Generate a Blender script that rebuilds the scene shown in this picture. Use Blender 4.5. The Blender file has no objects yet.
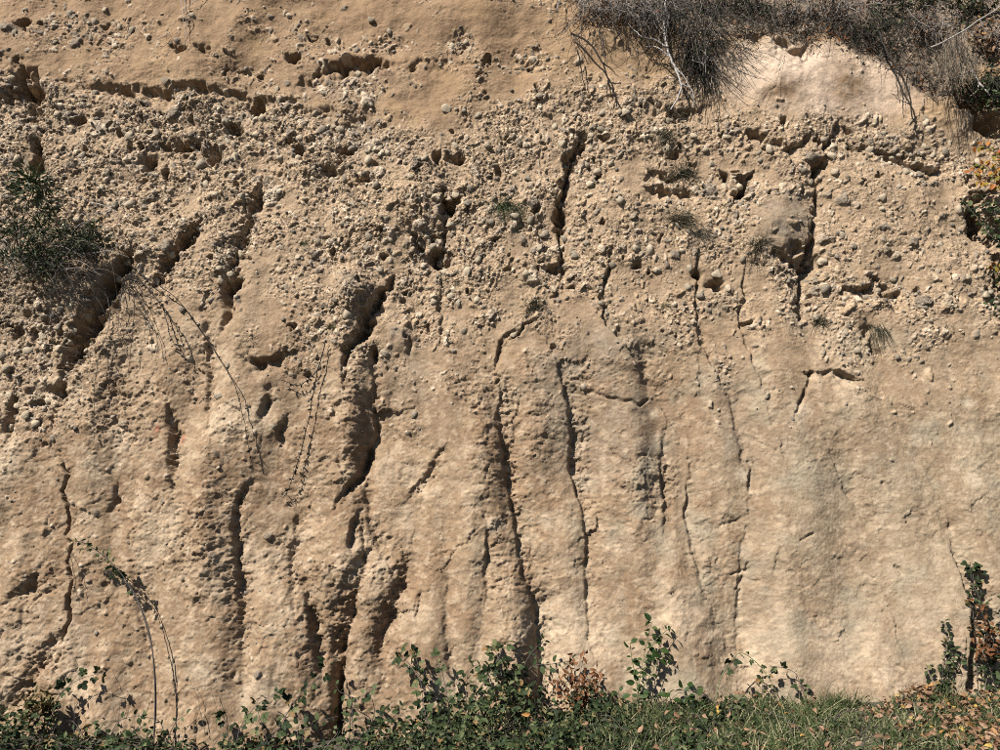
import bpy, math, random
import numpy as np
from mathutils import Vector, Matrix

# ------------------------------------------------------------------ camera
SC = bpy.context.scene
COL = SC.collection
R = math.radians
F = 750.0                                   # focal length in photograph pixels (1000 wide)
CAM = np.array([0.0, -4.7, 1.6])
PITCH = R(5.7)
cd = bpy.data.cameras.new('camera')
cd.lens = 36.0 * F / 1000.0
cd.sensor_width = 36.0
cd.clip_start = 0.05
cd.clip_end = 500
cam = bpy.data.objects.new('camera', cd)
cam.location = CAM
cam.rotation_euler = (R(90) + PITCH, 0, 0)
COL.objects.link(cam)
SC.camera = cam

# ------------------------------------------------------------------ sky, sun, exposure
SUN_EL, SUN_AZ = R(46), R(43)               # azimuth: degrees to the left of the cliff's outward direction
sun_vec = Vector((-math.sin(SUN_AZ) * math.cos(SUN_EL), -math.cos(SUN_AZ) * math.cos(SUN_EL), math.sin(SUN_EL)))
w = bpy.data.worlds.new('World')
SC.world = w
w.use_nodes = True
nt = w.node_tree
nt.nodes.clear()
sky = nt.nodes.new('ShaderNodeTexSky')
sky.sky_type = 'NISHITA'
sky.sun_disc = False
sky.altitude = 900
sky.air_density = 0.8
sky.dust_density = 0.4
sky.sun_elevation = SUN_EL
sky.sun_rotation = math.atan2(sun_vec.x, sun_vec.y)
bg = nt.nodes.new('ShaderNodeBackground')
bg.inputs['Strength'].default_value = 0.05
wo = nt.nodes.new('ShaderNodeOutputWorld')
nt.links.new(sky.outputs[0], bg.inputs[0])
nt.links.new(bg.outputs[0], wo.inputs[0])
sl = bpy.data.lights.new('sun', 'SUN')
sl.energy = 5.0
sl.angle = R(0.5)
sl.color = (1.0, 0.955, 0.89)
so = bpy.data.objects.new('sun', sl)
so.rotation_euler = sun_vec.to_track_quat('Z', 'Y').to_euler()
so.location = (-6, -8, 9)
COL.objects.link(so)
vs = SC.view_settings
vs.view_transform = 'Standard'
vs.look = 'None'
vs.exposure = 1.45
vs.gamma = 1.0
vs.use_curve_mapping = False
SC.cycles.use_denoising = False
SC.cycles.filter_width = 0.95

rng = np.random.default_rng(11)
random.seed(5)

# ------------------------------------------------------------------ geometry of the cliff plane
LEAN = R(9)
PN = np.array([0.0, -math.cos(LEAN), math.sin(LEAN)])      # outward normal
PT = np.array([0.0, math.sin(LEAN), math.cos(LEAN)])       # up along the face
PX = 4.7 / F                                               # metres for one photograph pixel on the face
cp, sp = math.cos(PITCH), math.sin(PITCH)
FWD = np.array([0, cp, sp]); UPV = np.array([0, -sp, cp])


def ray(px, py):
    d = FWD + np.array([1.0, 0, 0]) * ((px - 500) / F) + UPV * ((375 - py) / F)
    return d


def at(px, py, out=0.0):
    """point where the line of sight through a photo pixel meets the cliff plane moved out by `out` metres"""
    d = ray(px, py)
    k = (out - CAM @ PN) / (d @ PN)
    return CAM + d * k


def project(P):
    q = P - CAM
    z = q @ FWD
    return 500 + F * q[..., 0] / z, 375 - F * (q @ UPV) / z


# ------------------------------------------------------------------ noise
def perlin(x, y, seed):
    r = np.random.default_rng(seed)
    perm = np.concatenate([r.permutation(256)] * 2)
    a = r.random(256) * 6.28318
    gx, gy = np.cos(a).astype(np.float32), np.sin(a).astype(np.float32)
    x = x.astype(np.float32); y = y.astype(np.float32)
    fx = np.floor(x); fy = np.floor(y)
    xi = fx.astype(np.int32) & 255; yi = fy.astype(np.int32) & 255
    xf = x - fx; yf = y - fy
    u = xf * xf * xf * (xf * (xf * 6 - 15) + 10); v = yf * yf * yf * (yf * (yf * 6 - 15) + 10)
    xj = (xi + 1) & 255; yj = (yi + 1) & 255
    pi = perm[xi]; pj = perm[xj]
    h00 = perm[pi + yi]; h10 = perm[pj + yi]; h01 = perm[pi + yj]; h11 = perm[pj + yj]
    n00 = gx[h00] * xf + gy[h00] * yf
    n10 = gx[h10] * (xf - 1) + gy[h10] * yf
    n01 = gx[h01] * xf + gy[h01] * (yf - 1)
    n11 = gx[h11] * (xf - 1) + gy[h11] * (yf - 1)
    a0 = n00 + u * (n10 - n00); a1 = n01 + u * (n11 - n01)
    return (a0 + v * (a1 - a0)) * 1.5


def fbm(x, y, seed, octv=3, gain=0.5):
    s = 0; a = 1.0; f = 1.0
    for i in range(octv):
        s = s + a * perlin(x * f, y * f, seed + i * 17)
        a *= gain; f *= 2.03
    return s


def pebbles(x, y, cell, seed, prob, rlo, rhi, flat=0.75):
    """heights of stones set in the face: (height, random id, inside mask); prob is an array"""
    r = np.random.default_rng(seed)
    T = 512
    jx = r.random((T, T)).astype(np.float32); jy = r.random((T, T)).astype(np.float32)
    rr = (rlo + (rhi - rlo) * r.random((T, T)) ** 2).astype(np.float32)
    an = (r.random((T, T)) * 3.14).astype(np.float32); el = (0.55 + 0.45 * r.random((T, T))).astype(np.float32)
    pr = r.random((T, T)).astype(np.float32); idr = r.random((T, T)).astype(np.float32)
    ca, sa = np.cos(an), np.sin(an)
    gx = x / cell; gy = y / cell
    ix = np.floor(gx).astype(np.int32); iy = np.floor(gy).astype(np.int32)
    H = np.zeros_like(x); I = np.zeros_like(x)
    for dx in (-1, 0, 1):
        for dy in (-1, 0, 1):
            cx = (ix + dx) & (T - 1); cy = (iy + dy) & (T - 1)
            qx = (gx - (ix + dx) - jx[cx, cy]) * cell
            qy = (gy - (iy + dy) - jy[cx, cy]) * cell
            ra = rr[cx, cy]
            c, s = ca[cx, cy], sa[cx, cy]
            ex = (qx * c + qy * s) / ra
            ey = (-qx * s + qy * c) / (ra * el[cx, cy])
            d2 = np.abs(ex) ** 2.4 + np.abs(ey) ** 2.4
            h = np.sqrt(np.clip(1 - d2, 0, 1)) * ra * flat * el[cx, cy]
            h = np.where(pr[cx, cy] < prob, h, 0)
            m = h > H
            H = np.where(m, h, H); I = np.where(m, idr[cx, cy], I)
    return H, I


def flakes(x, y, cx_, cy_, seed, tilt):
    """broken surface: every irregular cell is a small flat facet with a tilt and level of its own"""
    r = np.random.default_rng(seed)
    T = 512
    jx = r.random((T, T)).astype(np.float32); jy = r.random((T, T)).astype(np.float32)
    gx_ = (r.normal(size=(T, T)) * tilt).astype(np.float32); gy_ = (r.normal(size=(T, T)) * tilt).astype(np.float32); lv = r.normal(size=(T, T)).astype(np.float32)
    u = x / cx_; v = y / cy_
    ix = np.floor(u).astype(np.int32); iy = np.floor(v).astype(np.int32)
    bd = np.full(x.shape, 9, np.float32); H = np.zeros_like(x)
    for dx in (-1, 0, 1):
        for dy in (-1, 0, 1):
            a = (ix + dx) & (T - 1); b_ = (iy + dy) & (T - 1)
            qx = u - (ix + dx) - jx[a, b_]; qy = v - (iy + dy) - jy[a, b_]
            d = qx * qx + qy * qy
            m = d < bd
            bd = np.where(m, d, bd); H = np.where(m, lv[a, b_] * 0.5 + gx_[a, b_] * qx + gy_[a, b_] * qy, H)
    return H


def sig(x):
    return 1 / (1 + np.exp(-np.clip(x, -30, 30)))


def sstep(a, b, x):
    t = np.clip((x - a) / (b - a), 0, 1)
    return t * t * (3 - 2 * t)


# ------------------------------------------------------------------ the cliff's grid, in metres on the plane
def axis(lo, a, b, hi, step, grow=1.12):
    mid = list(np.arange(a, b + 1e-6, step))
    def run(start, end, sgn):
        out = []; d = step; p = start
        while (p - end) * sgn < 0:
            d = min(d * grow, 0.12); p += sgn * d; out.append(p)
        return out
    return np.array(run(a, lo, -1)[::-1] + mid + run(b, hi, 1), dtype=np.float64)


STEP = 0.0068
S_AX = axis(-7, -3.9, 3.9, 7, STEP)
T_AX = axis(-0.9, -0.28, 5.26, 8.0, STEP)
SS, TT = np.meshgrid(S_AX, T_AX)
base = SS[..., None] * np.array([1.0, 0, 0]) + TT[..., None] * PT
U, V = project(base)
U = U.astype(np.float32); V = V.astype(np.float32)
# noise coordinates: pixels of the face itself (metres / PX), not of the picture
NX = (SS / PX + 500).astype(np.float32); NY = (450 - (TT - 1.6) / PX).astype(np.float32)

# warped feature coordinates so that drawn lines come out ragged
wamp = 1 - 0.55 * sig((V - 350) / 30)
WX = U + wamp * (5 * perlin(NX / 19, NY / 19, 1) + 2.4 * perlin(NX / 7, NY / 7, 2))
WY = V + wamp * (5 * perlin(NX / 19, NY / 19, 3) + 2.4 * perlin(NX / 7, NY / 7, 4))


def ell(cx, cy, rx, ry, rot=0, warp=True, pw=2.0):
    x = (WX if warp else U) - cx; y = (WY if warp else V) - cy
    c, s = math.cos(R(rot)), math.sin(R(rot))
    ex = (x * c + y * s) / rx; ey = (-x * s + y * c) / ry
    return np.exp(-np.clip((ex * ex + ey * ey) ** (pw / 2), 0, 40))


# ---- where gravel sits
vb = np.interp(U, [-200, 0, 60, 130, 200, 260, 300, 420, 520, 600, 680, 760, 830, 900, 1000, 1200],
               [400, 390, 370, 315, 310, 300, 330, 345, 305, 305, 318, 320, 325, 340, 315, 320]).astype(np.float32)
vt = np.interp(U, [-200, 0, 100, 260, 330, 420, 470, 560, 700, 735, 760, 850, 950, 1000, 1200],
               [75, 75, 86, 92, 108, 130, 110, 85, 80, 110, 118, 122, 120, 130, 130]).astype(np.float32)
n40 = fbm(NX / 45, NY / 45, 21, 3)
n90 = fbm(NX / 120, NY / 120, 31, 2)
n15 = fbm(NX / 15, NY / 15, 41, 2)
GR = sig((vb - V) / 30 + n40 * 2.4) * sig((V - vt) / 7 + n40 * 0.8)
# sandy top band: scattered stones only
top_band = sig((vt - V) / 7 - n40 * 0.8)
GR = GR * np.clip(0.82 + 0.65 * n40, 0.2, 1) + top_band * np.clip(0.08 + 0.5 * n40, 0.0, 0.5)
coarse = np.zeros_like(U)
for (cx, cy, rx, ry, rot, a) in [
        (228, 118, 46, 15, -38, 1), (345, 138, 46, 18, 8, 1), (350, 86, 40, 12, 0, .8), (38, 330, 40, 45, 0, .9), (35, 400, 45, 20, 0, .7),
        (240, 232, 12, 46, 12, 1), (225, 285, 18, 12, 0, .8), (885, 290, 34, 14, 10, .9), (905, 155, 40, 14, 15, .9), (592, 158, 22, 34, 20, .9),
        (432, 245, 22, 24, 0, .9), (345, 170, 40, 22, 0, .6), (15, 90, 24, 20, 0, .8), (130, 175, 30, 14, 0, .5), (60, 120, 60, 16, 0, .6),
        (715, 185, 34, 16, 0, .6), (812, 180, 18, 26, 0, .6), (560, 262, 26, 26, 0, .6), (450, 195, 36, 16, 0, .5), (815, 290, 16, 30, 0, .6),
        (970, 225, 24, 30, 0, .5), (120, 120, 70, 14, 5, .6), (90, 25, 50, 14, 10, .6), (55, 30, 30, 20, 0, .5), (460, 45, 14, 12, 0, .9), (535, 62, 28, 12, 0, .7),
        (385, 42, 26, 12, 0, .6), (310, 35, 40, 18, 0, .4), (240, 70, 30, 8, 0, .5), (985, 300, 26, 18, 0, .8), (345, 250, 40, 16, 0, .6)]:
    coarse = np.maximum(coarse, a * ell(cx, cy, rx, ry, rot))
smooth_patch = np.maximum.reduce([ell(190, 340, 62, 50, pw=3) * .75, ell(145, 300, 30, 40) * .6, ell(300, 260, 26, 50) * .5, ell(900, 210, 60, 40) * .6, ell(640, 210, 50, 40) * .5, ell(800, 78, 72, 32, 8, pw=4), ell(785, 228, 30, 32, pw=4), ell(905, 80, 25, 30, 35), ell(255, 285, 18, 46, 14, pw=3), ell(400, 20, 120, 22, pw=3),
                                  ell(180, 70, 80, 14, pw=3), ell(420, 110, 50, 14, 18, pw=3)])
GR = np.clip(np.maximum(GR * (1 - 0.8 * smooth_patch), coarse * 0.95), 0, 1)
GR = GR * (1 - 0.25 * sig((U - 580) / 40) * (1 - 0.8 * coarse))
GR = np.clip(GR - 0.015 + 0.055 * sig((300 - U) / 40), 0, 1)

# ---- large form
low = sig((V - 330) / 40)
HGT = 11 * fbm(NX / 150, NY / 190, 51, 2) + low * ((11 * perlin(NX / 62, NY / 420, 55) + 5 * perlin(NX / 27, NY / 190, 56)) * (1 - 0.68 * sig((U - 740) / 30)))
HGT += (1 - low) * (5 * perlin(NX / 55, NY / 70, 57))
HGT += 3.0 * n40 * (0.35 + 0.65 * sig((380 - V) / 30))
# blocky lumps of the gravel bed
HGT += (GR * 1.2 + 0.3) * fbm(NX / 17, NY / 15, 61, 3, 0.55)


def crease(pts, prof=1.4, lip=2.4):
    """A cleft along a polyline: pts = (x, y, depth, w_left, w_right). The left lip stands proud, the floor climbs again to the right."""
    best = np.full(U.shape, 1e9, np.float32)
    out = np.zeros_like(U)
    P = np.array(pts, float)
    m = 3.2 * P[:, 3:5].max() + 8
    ii = np.where((V[:, V.shape[1] // 2] > P[:, 1].min() - m - 40) & (V[:, V.shape[1] // 2] < P[:, 1].max() + m + 40))[0]
    jj = np.where((U[U.shape[0] // 2] > P[:, 0].min() - m - 60) & (U[U.shape[0] // 2] < P[:, 0].max() + m + 60))[0]
    if len(ii) == 0 or len(jj) == 0:
        return None
    sl_ = (slice(ii[0], ii[-1] + 1), slice(jj[0], jj[-1] + 1))
    x = WX[sl_]; y = WY[sl_]
    bd = np.full(x.shape, 1e9, np.float32); o = np.zeros_like(x)
    for k in range(len(P) - 1):
        a, b = P[k], P[k + 1]
        dx, dy = b[0] - a[0], b[1] - a[1]
        L = math.hypot(dx, dy)
        tt = np.clip(((x - a[0]) * dx + (y - a[1]) * dy) / (L * L), 0, 1)
        qx = x - a[0] - tt * dx; qy = y - a[1] - tt * dy
        d = np.sqrt(qx * qx + qy * qy)
        side = (qx * dy - qy * dx) / L            # positive: to the right of a line running down
        D = a[2] + tt * (b[2] - a[2]); wl = a[3] + tt * (b[3] - a[3]); wr = a[4] + tt * (b[4] - a[4])
        ww = np.where(side > 0, wr, wl)
        val = -D * np.exp(-(d / ww) ** np.where(side > 0, prof, max(prof, lip)))
        mm = d < bd
        bd = np.where(mm, d, bd); o = np.where(mm, val, o)
    return sl_, o


CREASES = [
    # gravel zone
    [(126, 258, 14, 3, 5), (112, 276, 34, 5, 7), (92, 315, 52, 8, 9), (78, 342, 40, 7, 8), (66, 368, 14, 4, 8), (58, 395, 10, 3, 8)],
    [(197, 222, 8, 2, 4), (186, 240, 26, 3, 5), (168, 258, 28, 4, 6), (158, 277, 14, 3, 5)],
    [(259, 185, 8, 4, 5), (250, 210, 10, 4, 5), (243, 240, 8, 4, 5), (237, 265, 10, 4, 4), (232, 287, 14, 7, 5), (226, 330, 3, 4, 6)],
    [(389, 280, 8, 2, 4), (378, 300, 32, 4, 5), (368, 318, 28, 4, 5), (356, 340, 20, 3, 5), (346, 352, 14, 3, 6), (344, 380, 7, 2, 9)],
    [(586, 130, 4, 3, 4), (577, 146, 24, 4, 4), (568, 168, 12, 2, 5), (562, 195, 10, 2, 5), (561, 220, 20, 3, 4), (560, 240, 8, 2, 4), (561, 275, 6, 2, 5)],
    [(752, 172, 6, 2, 4), (744, 184, 20, 3, 5), (736, 197, 10, 2, 5)],
    [(837, 128, 6, 2, 4), (826, 150, 7, 2, 4), (818, 168, 12, 2, 4), (816, 190, 8, 2, 5), (818, 215, 6, 3, 5), (812, 246, 14, 4, 6), (808, 262, 14, 5, 6), (803, 285, 8, 2, 5), (800, 318, 7, 2, 5)],
    [(446, 205, 5, 2, 3), (442, 245, 9, 2, 4), (441, 280, 4, 1.6, 4), (440, 335, 4, 1.4, 7)],
    [(612, 248, 3, 1.6, 3), (605, 275, 6, 2, 4), (603, 312, 5, 1.6, 6), (612, 330, 5, 2, 14), (640, 360, 4, 3, 18), (660, 398, 2, 4, 20)],
    [(699, 255, 4, 1.6, 3), (698, 290, 5, 1.6, 3), (696, 318, 5, 1.6, 5), (705, 345, 4, 2, 14), (735, 400, 3, 3, 18), (748, 470, 2, 3, 18)],
    [(744, 268, 3, 1.4, 3), (743, 326, 4, 1.4, 5), (760, 375, 3, 2, 16), (778, 440, 2, 3, 20)],
    [(38, 142, 12, 3, 4), (34, 168, 16, 4, 5)],
    [(511, 328, 4, 1.5, 4), (502, 345, 8, 2, 6), (497, 362, 4, 2, 5)],
    # lower pleats
    [(488, 372, 3, 2, 6), (500, 378, 7, 2, 8), (503, 396, 11, 2, 12), (497, 418, 6, 2, 12), (502, 435, 10, 2, 14), (506, 475, 12, 2, 16), (515, 515, 10, 2, 18),
     (521, 555, 11, 2.4, 18), (524, 575, 7, 2, 18), (534, 600, 10, 2.4, 18), (538, 625, 12, 2.4, 16), (541, 660, 10, 2, 16), (542, 690, 8, 2, 14)],
    [(552, 352, 2, 2, 12), (566, 385, 8, 2, 14), (573, 420, 14, 2.4, 16), (573, 465, 13, 2.4, 18), (583, 498, 8, 2, 22), (589, 540, 7, 2, 24), (588, 580, 4, 2, 24), (592, 640, 4, 2, 22)],
    [(692, 430, 1, 1.6, 14), (693, 470, 4.5, 1.8, 20), (690, 510, 5, 1.8, 24), (694, 545, 4, 2.4, 28), (708, 590, 3, 4, 30), (722, 630, 1.5, 5, 30)],
    [(668, 430, 2, 3, 10), (664, 470, 5, 3, 10), (671, 500, 6, 3, 10), (666, 525, 3, 3, 10)],
    [(752, 455, 1, 2, 8), (753, 480, 4, 1.6, 7), (751, 510, 2, 2, 9), (744, 560, 2, 2, 9), (743, 600, 2.5, 1.6, 8), (742, 650, 1, 2, 10)],
    [(371, 362, 3, 2, 7), (374, 400, 5, 2, 8), (374, 430, 8, 2, 8), (366, 455, 20, 3, 5), (356, 474, 20, 3, 4), (344, 490, 14, 2, 4), (334, 505, 4, 2, 5)],
    [(364, 485, 3, 3, 12), (369, 530, 6, 3, 20), (382, 558, 3, 3, 20)],
    [(357, 512, 3, 2, 4), (351, 530, 9, 2, 5), (350, 546, 6, 2, 5)],
    [(246, 482, 3, 2, 8), (236, 503, 9, 2, 9), (233, 525, 10, 2, 9), (237, 558, 9, 3, 8), (239, 590, 7, 3, 8), (242, 626, 5, 3, 8), (240, 650, 2, 3, 8)],
    [(166, 405, 3, 2, 4), (169, 425, 12, 3, 5), (171, 455, 10, 4, 5), (172, 482, 6, 4, 6), (176, 510, 2, 4, 8)],
    [(304, 597, 6, 3, 6), (311, 625, 14, 4, 8), (315, 655, 10, 4, 7), (317, 675, 4, 3, 6)],
    [(372, 540, 3, 8, 8), (354, 590, 9, 14, 7), (347, 620, 16, 13, 6), (340, 650, 22, 11, 5), (334, 690, 24, 6, 5), (332, 720, 24, 4, 5), (332, 745, 18, 3, 5)],
    [(405, 562, 4, 4, 7), (400, 590, 10, 8, 7), (388, 618, 10, 9, 7), (379, 640, 6, 8, 8), (384, 690, 4, 8, 10)],
    [(419, 596, 3, 1.5, 4), (416, 616, 6, 2, 5)],
    [(487, 525, 2, 1.5, 8), (488, 560, 8, 2, 12), (486, 586, 4, 3, 14)],
    [(441, 452, 3, 3, 7), (426, 474, 9, 3, 9), (410, 492, 4, 3, 8)],
    [(269, 390, 6, 3, 5), (267, 408, 16, 4, 5), (264, 418, 6, 3, 4)],
    [(283, 420, 6, 3, 6), (279, 438, 8, 3, 6)],
    [(110, 486, 3, 2, 5), (109, 498, 9, 2, 5), (104, 506, 4, 2, 4)],
    [(205, 300, 2, 3, 10), (207, 360, 5, 3, 10), (208, 410, 3, 3, 12)],
    # left flank
    [(38, 562, 2, 4, 6), (26, 588, 6, 5, 7), (4, 600, 4, 5, 7)],
    [(56, 636, 3, 5, 6), (46, 648, 8, 9, 6), (30, 674, 9, 10, 6), (10, 706, 7, 9, 6), (-10, 730, 5, 8, 6)],
    [(6, 400, 10, 3, 6), (3, 430, 14, 4, 6)],
    # right edge
    [(950, 530, 3, 4, 8), (962, 570, 8, 4, 10), (976, 610, 14, 4, 18), (977, 650, 16, 4, 20), (971, 690, 16, 4, 22)],
    [(975, 180, 8, 6, 10), (984, 215, 22, 10, 16), (1000, 250, 26, 8, 14), (1010, 310, 20, 8, 14)],
    [(962, 88, 12, 6, 14), (978, 104, 24, 8, 16), (1000, 125, 22, 8, 16)],
    [(826, 440, 1.5, 2, 14), (850, 490, 3, 2, 18), (872, 525, 2, 3, 20)],
    [(930, 470, 1.5, 3, 10), (948, 540, 2.5, 3, 14)],
    [(295, 500, 1, 3, 14), (288, 560, 4, 3, 16), (292, 610, 2, 3, 14)],
    [(130, 480, 1, 3, 14), (126, 540, 3, 4, 16), (135, 620, 3, 4, 20)],
    [(450, 560, 1, 3, 14), (445, 620, 3, 3, 18), (452, 680, 3, 3, 18)],
]
CREV = np.zeros_like(U)
irr = np.clip(0.9 + 1.1 * perlin(NX / 15, NY / 22, 91) + 0.6 * perlin(NX / 6, NY / 8, 92), 0.0, 1.9)
for c in CREASES:
    r_ = crease(c)
    if r_:
        HGT[r_[0]] += (1.35 - (0.7 if c[0][0] in (488, 552) else 0.42) * low[r_[0]]) * r_[1] * (0.18 + 0.32 * low[r_[0]] + (0.82 - 0.32 * low[r_[0]]) * irr[r_[0]]); CREV[r_[0]] = np.maximum(CREV[r_[0]], np.clip(-r_[1] / 14, 0, 1))

# the face between the clefts is fluted: each rib rounds off to the right before it drops into the next cleft
RIBS = [([(492, 372), (503, 420), (507, 475), (521, 555), (536, 610), (543, 700)], 11, 17, 34), ([(556, 352), (573, 420), (574, 465), (588, 530), (592, 640), (594, 700)], 10, 17, 40),
        ([(660, 395), (668, 430), (664, 480), (668, 530), (650, 600), (640, 680)], 7, 22, 26), ([(698, 400), (693, 470), (690, 510), (698, 560), (722, 630), (735, 690)], 11, 24, 44),
        ([(748, 400), (753, 480), (746, 560), (742, 680)], 6, 20, 36), ([(374, 380), (373, 430), (362, 460), (366, 530), (352, 590), (340, 650), (333, 740)], 9, 22, 28),
        ([(250, 470), (234, 515), (238, 590), (244, 660), (246, 730)], 8, 22, 36), ([(300, 500), (292, 560), (312, 630), (318, 690)], 8, 16, 18), ([(408, 550), (398, 600), (382, 640), (384, 720)], 9, 14, 26),
        ([(168, 400), (171, 455), (176, 520), (190, 600), (196, 700)], 7, 18, 36), ([(110, 440), (112, 500), (118, 600), (120, 700)], 5, 20, 34), ([(440, 440), (448, 540), (446, 620), (452, 700)], 7, 16, 24),
        ([(488, 500), (487, 560), (484, 640), (486, 700)], 5, 10, 14), ([(205, 290), (208, 360), (212, 430)], 5, 14, 24), ([(612, 320), (640, 360), (662, 400)], 5, 16, 30),
        ([(800, 400), (826, 440), (850, 490), (876, 540), (890, 600)], 5, 24, 40), ([(705, 330), (735, 400), (750, 450)], 5, 18, 30), ([(900, 420), (930, 480), (950, 550), (960, 620)], 5, 22, 36)]
for pts_, D_, wl_, wr_ in RIBS:
    n_r = len(pts_)
    r_ = crease([(x, y, D_ * min(1, 0.25 + 0.75 * min(k, n_r - 1 - k + 0.8)), wl_, wr_) for k, (x, y) in enumerate(pts_)], 1.7, 1.7)
    HGT[r_[0]] += r_[1] * 1.15

# narrow dark cracks: ragged on both sides
CRACKS = [
    [(53, 410, 3), (46, 455, 2)],
    [(57, 452, 4), (64, 474, 7), (55, 490, 10), (62, 503, 8), (63, 520, 10), (57, 536, 7), (66, 545, 5), (61, 562, 8), (64, 582, 9), (60, 606, 9), (61, 622, 8), (55, 640, 7), (50, 662, 5)],
    [(813, 372, 6), (804, 398, 8), (795, 412, 6)],
    [(584, 388, 2), (610, 398, 4), (640, 404, 5), (659, 394, 3)],
    [(535, 318, 5), (520, 330, 5), (510, 340, 4)],
    [(755, 512, 1), (738, 520, 3), (722, 526, 1)],
    [(800, 540, 2), (812, 534, 4)],
    [(868, 574, 2), (877, 578, 3)],
    [(896, 566, 4), (902, 575, 4)],
    [(735, 575, 3), (748, 570, 5), (758, 566, 3)],
    [(740, 590, 3), (747, 578, 5), (760, 582, 3)],
    [(745, 602, 4), (746, 580, 4), (752, 562, 3)],
    [(878, 668, 2), (893, 690, 4)],
    [(886, 655, 1.5), (896, 664, 3), (908, 670, 1.5)],
    [(660, 510, 2), (652, 518, 2.5), (644, 519, 1)],
    [(770, 42, .6), (781, 60, 1), (772, 88, .8), (764, 110, .5)],
    [(822, 38, 1), (818, 60, 1.4), (836, 62, 1)],
    [(30, 600, 3), (60, 580, 2)],
    [(360, 515, 2), (362, 560, 3)],
]
for c in CRACKS:
    r_ = crease([(x, y, d, 1.1 + d * 0.09, 1.2 + d * 0.12) for x, y, d in c] if c[0][:2] != (57, 452) else [(x, y, d, 1.3, 1.5) for x, y, d in c], 3.2)
    HGT[r_[0]] += (1.15 - 0.5 * sig((U[r_[0]] - 540) / 20) * low[r_[0]]) * r_[1] * np.clip(irr[r_[0]], 0.1, 1.6)

# overhanging ledges: beds above stand proud of what lies below (step profile across a horizontal line)
LEDGES = [
    [(60, 80, 2, 4, 8), (95, 85, 4, 4, 6), (125, 89, 9, 4, 6), (165, 91, 9, 4, 6), (192, 89, 8, 4, 6), (230, 89, 4, 3, 6), (262, 98, 6, 4, 8), (300, 108, 4, 4, 9), (350, 118, 3, 4, 9), (400, 138, 2, 4, 9)],
    [(306, 80, 5, 5, 8), (325, 70, 9, 5, 9), (345, 61, 17, 6, 10), (370, 61, 16, 6, 10), (388, 64, 4, 4, 8), (440, 61, 3, 3, 6), (470, 64, 2, 3, 6)],
    [(246, 358, 4, 3, 6), (258, 364, 14, 3, 7), (276, 360, 12, 3, 8), (288, 354, 6, 3, 6)],
    [(742, 128, 5, 2, 5), (758, 134, 11, 3, 5), (772, 142, 5, 3, 6), (790, 150, 11, 3, 6), (803, 140, 5, 2, 5)],
    [(868, 146, 4, 2, 5), (882, 150, 9, 3, 5), (905, 160, 6, 3, 6), (930, 168, 9, 3, 6), (948, 162, 4, 2, 5)],
    [(775, 256, 6, 3, 6), (796, 260, 15, 4, 8), (815, 256, 12, 4, 8)],
    [(546, 268, 6, 2, 4), (556, 268, 16, 3, 6), (564, 266, 8, 3, 5)],
    [(812, 372, 6, 2, 6), (830, 372, 5, 2, 6), (850, 377, 8, 2, 7)],
    [(740, 36, 4, 3, 8), (770, 40, 6, 3, 8), (800, 50, 12, 4, 10), (812, 42, 6, 3, 8)],
    [(660, 106, 6, 3, 8), (680, 112, 12, 3, 8), (695, 108, 6, 3, 8)],
    [(655, 170, 8, 3, 6), (672, 172, 10, 3, 6)],
    [(655, 188, 8, 3, 6), (680, 191, 12, 3, 6), (695, 190, 6, 3, 6)],
    [(845, 290, 6, 2, 5), (875, 286, 10, 3, 6), (900, 296, 9, 3, 6)],
]
for c in LEDGES:
    r_ = crease([(x, y, d, wl, wr) for x, y, d, wl, wr in c][::-1])     # run right to left so that the "right" side is below
    HGT[r_[0]] += 1.3 * r_[1] * (0.3 + 0.7 * irr[r_[0]])

# cavities
HOLES = [(27, 90, 13, 19, -20, 34), (8, 98, 6, 12, 0, 16), (254, 104, 7, 8, 0, 26), (292, 57, 6, 4, 0, 16), (146, 161, 6, 6, 0, 16), (163, 172, 4, 6, 0, 16), (181, 143, 9, 5, 20, 16),
         (77, 117, 6, 5, 0, 18), (210, 150, 8, 8, 0, 16), (232, 128, 8, 6, 0, 14), (435, 258, 6, 8, 20, 20), (446, 205, 5, 6, 0, 16), (420, 246, 5, 5, 0, 12), (233, 284, 8, 7, 0, 16),
         (742, 190, 4, 9, 30, 14), (728, 176, 5, 5, 0, 14), (700, 272, 5, 6, 0, 14), (718, 284, 8, 4, 0, 12), (816, 168, 4, 9, 10, 10), (440, 158, 4, 6, 0, 14), (455, 156, 6, 5, 0, 14),
         (345, 150, 10, 4, 0, 12), (300, 150, 8, 6, 30, 14), (365, 178, 6, 4, 0, 14), (180, 50, 6, 4, 0, 10), (205, 52, 5, 4, 0, 12), (22, 25, 5, 6, 0, 12), (330, 172, 8, 5, 0, 12), (12, 330, 6, 5, 0, 12),
         (24, 312, 5, 4, 0, 14), (56, 392, 10, 6, 20, 9), (38, 402, 8, 3, 0, 6), (375, 355, 5, 7, 0, 14), (408, 342, 4, 10, 0, 10), (560, 222, 4, 8, 0, 16), (795, 250, 8, 4, 0, 10),
         (872, 330, 5, 9, -25, 8), (880, 345, 4, 9, -20, 10), (985, 215, 14, 20, 0, 16), (970, 98, 10, 10, 0, 20), (990, 120, 10, 8, 0, 20), (640, 265, 5, 4, 0, 8), (115, 305, 4, 6, 0, 9)]
for (cx, cy, rx, ry, rot, d) in HOLES:
    HGT -= 1.4 * d * ell(cx, cy, rx, ry, rot, pw=2.6) * (0.3 + 0.7 * irr)
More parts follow.
